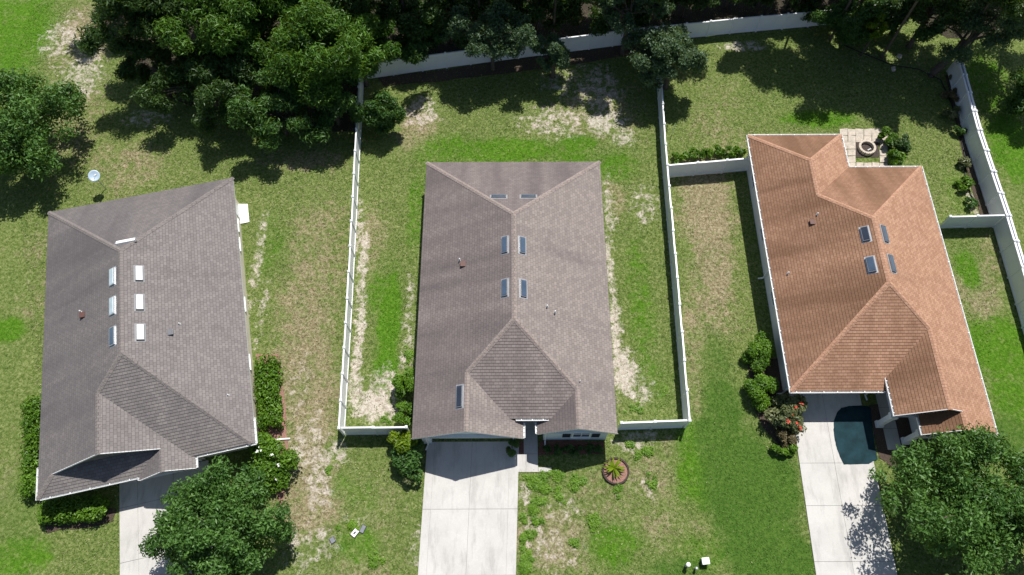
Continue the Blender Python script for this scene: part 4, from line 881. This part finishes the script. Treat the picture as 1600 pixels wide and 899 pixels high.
for k, (u, v, r_, lf_) in enumerate(((1502, 118, .5, 'lf_pale'), (1497, 150, .6, 'lf_red'), (1494, 178, .5, 'lf_pale'), (1505, 205, .4, 'lf_tree'), (1513, 255, .45, 'lf_pale'), (1516, 290, .55, 'lf_hedge'), (1526, 318, .35, 'lf_tree'))):
    BL('border_plant', ORD[k] + ' plant from the back in the border along the right fence', u - 8, v, .35, (r_, r_, .35), M[lf_], 620, .22, 140 + k, cl=8, cat='plant', group='plants in the border along the right fence', stems=3)
for k, (u, v) in enumerate(((1058, 246), (1078, 243), (1098, 241), (1117, 239), (1136, 238), (1155, 237))):
    BL('vegetable_plant', ORD[k] + ' leafy garden plant from the left behind the cross fence', u, v, .4, (.5, .4, .35), M['lf_hedge'], 520, .24, 150 + k, cl=8, cat='plant', group='garden plants behind the cross fence', stems=2)
for k, (u, v, r_, lb) in enumerate(((1385, 215, .6, 'bright shrub at the upper right corner of the stone patio'), (1398, 243, .7, 'green shrub at the lower right corner of the stone patio'), (1408, 225, .7, 'dark leafy shrub right of the stone patio'))):
    BL('shrub', lb, u, v, .45, (r_, r_, .5), M['lf_hedge' if k < 2 else 'lf_dark'], 1100, .22, 160 + k, cl=10, stems=3)

# ================================================================== YARD THINGS
def disc(b, c, r, z, n=28):
    b.poly([(c[0] + r * math.cos(i * 2 * math.pi / n), c[1] + r * math.sin(i * 2 * math.pi / n), z) for i in range(n)])
# round planting ring with a small palm
c = P(962, 736.5)
t = empty('planting_ring', (c[0], c[1], 0)); tag(t, 'round planting bed edged with dark blocks in the front lawn', 'planting bed')
n = 26; bm_ = MB(); bm_.box(-.095, .095, -.055, .055, -.05, .14); bme = bm_.mesh('edging_block'); bme.materials.append(M['block'])
for i in range(n):
    a = i * 2 * math.pi / n; o = D.objects.new('edging_block', bme); COL.objects.link(o); o.parent = t; o.location = (.80 * math.cos(a), .80 * math.sin(a), random.uniform(-.015, .01)); o.rotation_euler = (0, 0, a + math.pi / 2 + random.uniform(-.08, .08))
b = MB(); disc(b, (0, 0), .74, .05); b.build('mulch', M['mulch2'], t)
def palm(name, label, pos, n, ln, leaf, seed, cat='palm'):
    r_ = np.random.default_rng(seed); t = empty(name, pos); tag(t, label, cat); b = MB()
    b.tube([(0, 0, -.02), (0, 0, .2)], [.07, .05], 8); b.build('stem', M['bark'], t)
    for i in range(n):
        a = i * 2.4 + r_.random() * .4; el = .35 + r_.random() * .9; f = MB(); pts = []
        for k in range(6):
            s_ = k / 5; rr = ln * s_ * math.cos(el * (1 - .3 * s_)); z = .2 + ln * s_ * math.sin(el) - ln * .75 * s_ * s_ * .6; pts.append(Vector((rr * math.cos(a), rr * math.sin(a), max(.06, z))))
        sd_ = Vector((-math.sin(a), math.cos(a), 0))
        for k in range(5):
            w0, w1 = [ln * .075 * math.sin(math.pi * min(.97, (q + .35) / 5.6)) for q in (k, k + 1)]
            f.faces([pts[k] - sd_ * w0, pts[k] + Vector((0, 0, .02)), pts[k] + sd_ * w0, pts[k + 1] - sd_ * w1, pts[k + 1] + Vector((0, 0, .02)), pts[k + 1] + sd_ * w1], [(0, 1, 4, 3), (1, 2, 5, 4)])
        me = f.mesh('frond'); at = me.attributes.new('tint', 'FLOAT', 'POINT'); at.data.foreach_set('value', np.full(len(me.vertices), .3 + .6 * r_.random(), dtype=np.float32)); link('frond', me, t, leaf)
palm('small_palm', 'small yellow-green palm growing in the round planting bed', (c[0] - .12, c[1] + .15, .04), 19, .78, M['lf_lime'], 3)
# stone patio and fire pit
t = empty('stone_patio'); tag(t, 'stone patio in the corner behind the orange-roofed house', None, kind='structure')
rs_ = np.random.default_rng(9)
for i in range(6):
    for j in range(6):
        if 1 < i < 5 and 1 < j < 5 : continue
        u0 = 1312 + i * 12.5; v0 = 202 + j * 10.5
        q = [P(u0 + rs_.normal() * .7, v0 + rs_.normal() * .7), P(u0 + 12.2, v0 + rs_.normal() * .7), P(u0 + 12.4, v0 + 10.1), P(u0 + .3, v0 + 10.1)]
        slab(q, t, M['brick'], -.05, .02 + rs_.random() * .02, 'paving_stone')
b = MB(); b.prism([P(1334, 216)[:2], P(1372, 216)[:2], P(1374, 246)[:2], P(1336, 246)[:2]], -.1, .012); b.build('soil_bed', M['ash'], t)
c = P(1353, 233); t = empty('fire_pit', (c[0], c[1], 0)); tag(t, 'round fire pit of pale blocks on the stone patio', 'fire pit')
bm_ = MB(); bm_.box(-.12, .12, -.085, .085, 0, .30); bme = bm_.mesh('ring_block'); bme.materials.append(M['ring'])
for i in range(14):
    a = i * 2 * math.pi / 14; o = D.objects.new('ring_block', bme); COL.objects.link(o); o.parent = t; o.location = (.56 * math.cos(a), .56 * math.sin(a), .012); o.rotation_euler = (0, 0, a + math.pi / 2)
b = MB(); disc(b, (0, 0), .5, .06); b.build('ash', M['ash'], t)
b = MB(); b.tube([(.05, -.2, .09), (.3, -.08, .14)], [.05, .05], 7); b.build('log', M['lead'], t)
# satellite dish on a mast at the left tree
c = P(147, 275, 1.7); g0 = c
t = empty('satellite_dish', (c[0], c[1], 0)); tag(t, 'pale blue satellite dish on a mast at the edge of the left tree', 'satellite dish')
b = MB(); b.tube([(0, 0, -.1), (0, 0, 1.55)], [.035, .035], 8); b.build('mast', M['galv'], t)
ax = Vector((.28, -.30, .80)).normalized(); r1 = ax.cross(Vector((0, 1, 0))).normalized(); r2 = ax.cross(r1)
b = MB(); V = []; nr, na = 5, 24; cc = Vector((0, 0, 1.7))
for i in range(nr + 1):
    for j in range(na):
        rr = .40 * i / nr; a = j * 2 * math.pi / na; V.append(cc + r1 * rr * math.cos(a) + r2 * rr * 1.08 * math.sin(a) + ax * (rr * rr * .5 - .06))
Fd = [(i * na + j, i * na + (j + 1) % na, (i + 1) * na + (j + 1) % na, (i + 1) * na + j) for i in range(nr) for j in range(na)]
b.faces(V, Fd); o = b.build('reflector', M['dish'], t, True); md = o.modifiers.new('thick', 'SOLIDIFY'); md.thickness = .015
b = MB(); e = cc + ax * .35 + Vector((.25, -.05, 0)) * .8; b.tube([cc + Vector((.05, -.3, -.05)), e], [.014, .014], 6); b.box(e.x - .05, e.x + .05, e.y - .05, e.y + .05, e.z - .05, e.z + .06); b.build('feed_arm', M['white'], t)
# ground boxes
def gbox(name, label, u, v, lx, ly, rz, m, cat, z=.06, slot=None):
    c = P(u, v); t = empty(name, (c[0], c[1], 0), rz); tag(t, label, cat)
    b = MB(); b.box(-lx / 2, lx / 2, -ly / 2, ly / 2, -.1, z * .6); b.build('collar', M['dark'], t, bevel=.02)
    b = MB(); b.box(-lx / 2 + .03, lx / 2 - .03, -ly / 2 + .03, ly / 2 - .03, z * .6, z); o = b.build('lid', m, t, bevel=.015)
    if slot: b = MB(); b.box(-.05, .05, -.09, .09, z + .002, z + .008); b.build('slot', M['dark'], o)
gbox('meter_box', 'small dark square meter box in the lawn, leftmost of three', 519.5, 844.5, .32, .38, .6, M['grey'], 'meter box')
gbox('meter_box', 'white meter box lid with a dark slot in the lawn', 554.5, 833, .38, .5, -.65, M['skywhite'], 'meter box', slot=True)
gbox('meter_box', 'dark grey meter box beside the white meter lid', 567, 827, .3, .5, -.4, M['grey'], 'meter box')
c = P(1100, 878); t = empty('utility_box', (c[0], c[1], 0), .08); tag(t, 'squat white utility pedestal on the front lawn', 'utility box')
b = MB(); b.box(-.2, .2, -.17, .17, -.05, .42); b.build('cabinet', M['grey'], t, bevel=.02); b = MB(); b.box(-.23, .23, -.2, .2, .42, .5); b.build('lid', M['skywhite'], t, bevel=.025)
c = P(1072, 884); t = empty('marker_post', (c[0], c[1], 0)); tag(t, 'white topped round utility post left of the utility box', 'post')
b = MB(); b.tube([(0, 0, -.1), (0, 0, .62)], [.09, .09], 12); b.build('post_body', M['lead'], t); b = MB(); b.tube([(0, 0, .62), (0, 0, .70), (0, 0, .75)], [.13, .13, .06], 14); b.build('cap', M['skywhite'], t)
c = P(1086, 889); t = empty('marker_post', (c[0], c[1], 0)); tag(t, 'short greenish utility post between white post and utility box', 'post')
b = MB(); b.tube([(0, 0, -.1), (0, 0, .40)], [.06, .06], 12); b.build('post_body', M['galv'], t); b = MB(); b.tube([(0, 0, .40), (0, 0, .46), (0, 0, .49)], [.085, .085, .04], 14); b.build('cap', M['galv'], t)
# garden wire posts behind the cross fence
for k, (u, v) in enumerate(((1050, 210), (1153, 244))):
    c = P(u, v); b = MB(); b.tube([(0, 0, -.1), (0, 0, 1.1)], [.025, .02], 8); b.tube([(0, 0, 1.1), (0, 0, 1.14)], [.03, .0], 8); o = b.build('garden_stake', M['lf_pale'] if 0 else M['lead'], None); o.location = c
    tag(o, ('pale thin stake by the dividing fence in the yard of the orange-roofed house', 'pale thin stake among the garden plants near the orange-roofed house')[k], 'stake')
# edging hose in the right back yard
pts = [P(u, v, .03) for u, v in ((1312, 68), (1340, 80), (1365, 90), (1395, 102), (1435, 108), (1470, 125), (1488, 165), (1500, 210), (1510, 255), (1508, 275), (1517, 305), (1530, 322))]
b = MB(); b.tube(pts, [.045] * len(pts), 7); o = b.build('garden_hose', M['hose'], None, True); tag(o, 'black edging hose curving through the right back yard to the fence', 'hose')
for k, (u, v, lb) in enumerate(((1405, 88, 'upper pale stone in the shade by the black edging hose'), (1396, 108, 'lower pale stone in the shade by the black edging hose'))):
    r_ = np.random.default_rng(k); b = MB(); c = P(u, v); n = 9; V = []
    for i, (zz, f) in enumerate(((-.03, 1), (.08, .9), (.14, .5))):
        for j in range(n): a = j * 6.283 / n; rr = .2 * f * (.8 + .4 * r_.random()); V.append((rr * math.cos(a), rr * 1.3 * math.sin(a), zz))
    b.faces(V, [(i * n + j, i * n + (j + 1) % n, (i + 1) * n + (j + 1) % n, (i + 1) * n + j) for i in range(2) for j in range(n)] + [tuple(range(2 * n, 3 * n))]); o = b.build('garden_stone', M['ring'], None); o.location = c; tag(o, lb, 'stone')

# ================================================================== GRASS AND WEEDS
rng = np.random.default_rng(21)
def inpoly(x, y, poly):
    r_ = np.zeros(len(x), bool); n = len(poly)
    for i in range(n):
        x0, y0 = poly[i][:2]; x1, y1 = poly[(i + 1) % n][:2]
        c_ = ((y0 > y) != (y1 > y)) & (x < (x1 - x0) * (y - y0) / (y1 - y0 + 1e-12) + x0); r_ ^= c_
    return r_
NOGRASS = [[wpt(HC, .3, -.3), wpt(HC, 12.3, -.3), wpt(HC, 12.2, -19.6), wpt(HC, 8.1, -19.6), wpt(HC, 8.1, -21.0), wpt(HC, .3, -19.7)],
           [wpt(HL, .3, -.3), wpt(HL, 12.5, -.3), wpt(HL, 12.5, -19.3), wpt(HL, .3, -19.5)], [wpt(HR, .3, -.3), wpt(HR, 6.5, -.3), wpt(HR, 11.7, -3.2), wpt(HR, 11.7, -22.2), wpt(HR, .3, -19)],
           PX([(664, 690), (664, 742), (652, 905), (807, 905), (810, 735), (825, 735), (845, 735), (845, 650), (812, 690)]), PX([(1232, 608), (1275, 905), (1403, 905), (1372, 725), (1440, 725), (1440, 640)]),
           [wpt(HL, 3.5, -19), wpt(HL, 9.2, -19), wpt(HL, 9.2, -31), wpt(HL, 3.5, -31)], PX([(1312, 202), (1388, 202), (1388, 266), (1316, 266)])]
n = 300000
gx_ = rng.uniform(-41, 41, n); gy_ = rng.uniform(2.5, 50, n)
kp = np.abs(gx_) < 26 + gy_ * .36
for pl in NOGRASS: kp &= ~inpoly(gx_, gy_, pl)
gx_, gy_ = gx_[kp], gy_[kp]; wts = ground_weights(gx_, gy_)
def wob(x, y, f, ph): return .5 + .25 * (np.sin(x * f + ph + 1.7 * np.sin(y * f * .7 + ph)) + np.sin(y * f * 1.13 + 2 * ph + 1.5 * np.sin(x * f * .6)))
tuft = wob(gx_, gy_, 2.3, .7) * .5 + wob(gx_, gy_, 5.1, 2.1) * .5
kp = rng.random(len(gx_)) < np.clip((.25 + tuft) * (1 - .95 * wts['sand'] * np.clip(1.5 - tuft, 0, 1.1)) * (1 - .6 * wts['dry']), 0.03, 1)
gx_, gy_, tuft = gx_[kp], gy_[kp], tuft[kp]; wts = {k: a[kp] for k, a in wts.items()}
n = len(gx_)
a = rng.uniform(0, 6.283, n); ln = rng.uniform(.05, .15, n); wd = rng.uniform(.012, .030, n); hgt = rng.uniform(.03, .09, n)
dx, dy = np.cos(a), np.sin(a)
b0 = np.stack([gx_ - dy * wd, gy_ + dx * wd, np.full(n, -.02)], 1); b1 = np.stack([gx_ + dy * wd, gy_ - dx * wd, np.full(n, -.02)], 1); tp = np.stack([gx_ + dx * ln, gy_ + dy * ln, hgt], 1)
V = np.stack([b0, b1, tp], 1).reshape(-1, 3); F = np.arange(n * 3).reshape(-1, 3)
green = np.array([.106, .164, .036]); straw = np.array([.33, .30, .165]); lush_ = np.array([.088, .205, .014]); rich_ = np.array([.066, .145, .020])
patch = wob(gx_, gy_, .55, 4.2) - .5
ps = np.clip(.16 + .5 * wts['dry'] - .16 * wts['lush'] - .30 * wts['rich'] + .3 * wts['sand'] + .25 * patch, .01, .8)
isst = rng.random(n) < ps
colr = green[None] * (1 - wts['lush'][:, None]) + lush_[None] * wts['lush'][:, None]; colr = colr * (1 - wts['rich'][:, None]) + rich_[None] * wts['rich'][:, None]
colr = np.where(isst[:, None], straw[None], colr) * rng.uniform(.65, 1.35, n)[:, None]
colr = np.concatenate([np.clip(colr, 0, 1), np.ones((n, 1))], 1)
o = link('grass', npmesh('grass', V, F, {'col': ('FLOAT_COLOR', np.repeat(colr, 3, 0))}), None, M['blades']); tag(o, 'short mixed green and straw-coloured grass blades covering the lawns', 'grass', kind='stuff')
# weeds: low leafy patches
cs, rs = [], []
for (u, v, ru, rv, k) in ((838, 752, 14, 14, 26), (868, 745, 10, 10, 14), (850, 770, 10, 14, 14), (898, 755, 9, 9, 12), (908, 752, 8, 6, 8), (876, 775, 6, 10, 9), (841, 785, 10, 6, 9), (926, 817, 9, 14, 18), (818, 880, 14, 24, 30), (822, 840, 12, 8, 10), (897, 847, 7, 5, 6), (830, 800, 12, 8, 6),
                          (845, 815, 14, 10, 5), (1012, 707, 14, 8, 12), (985, 697, 6, 5, 5), (966, 765, 6, 6, 6), (545, 822, 14, 8, 6), (590, 870, 20, 14, 8), (515, 735, 8, 6, 5), (1018, 752, 10, 8, 6), (1000, 640, 20, 8, 8), (605, 655, 12, 6, 4), (640, 565, 8, 20, 12)):
    for _ in range(k):
        uu = u + rng.normal() * ru * .55; uu = max(uu, 817) if u > 800 else uu; q = P(uu, v + rng.normal() * rv * .55); cs.append((q[0], q[1], .03)); rs.append(.13 + .14 * rng.random())
o = link('weeds', leafmesh('weeds', cs, rs, 22000, .085, rng, .6, 1.4, shell=.05, rnd=.5), None, M['lf_weed']); tag(o, 'bright green low weed patches in the bare front lawn', 'weeds', kind='stuff')
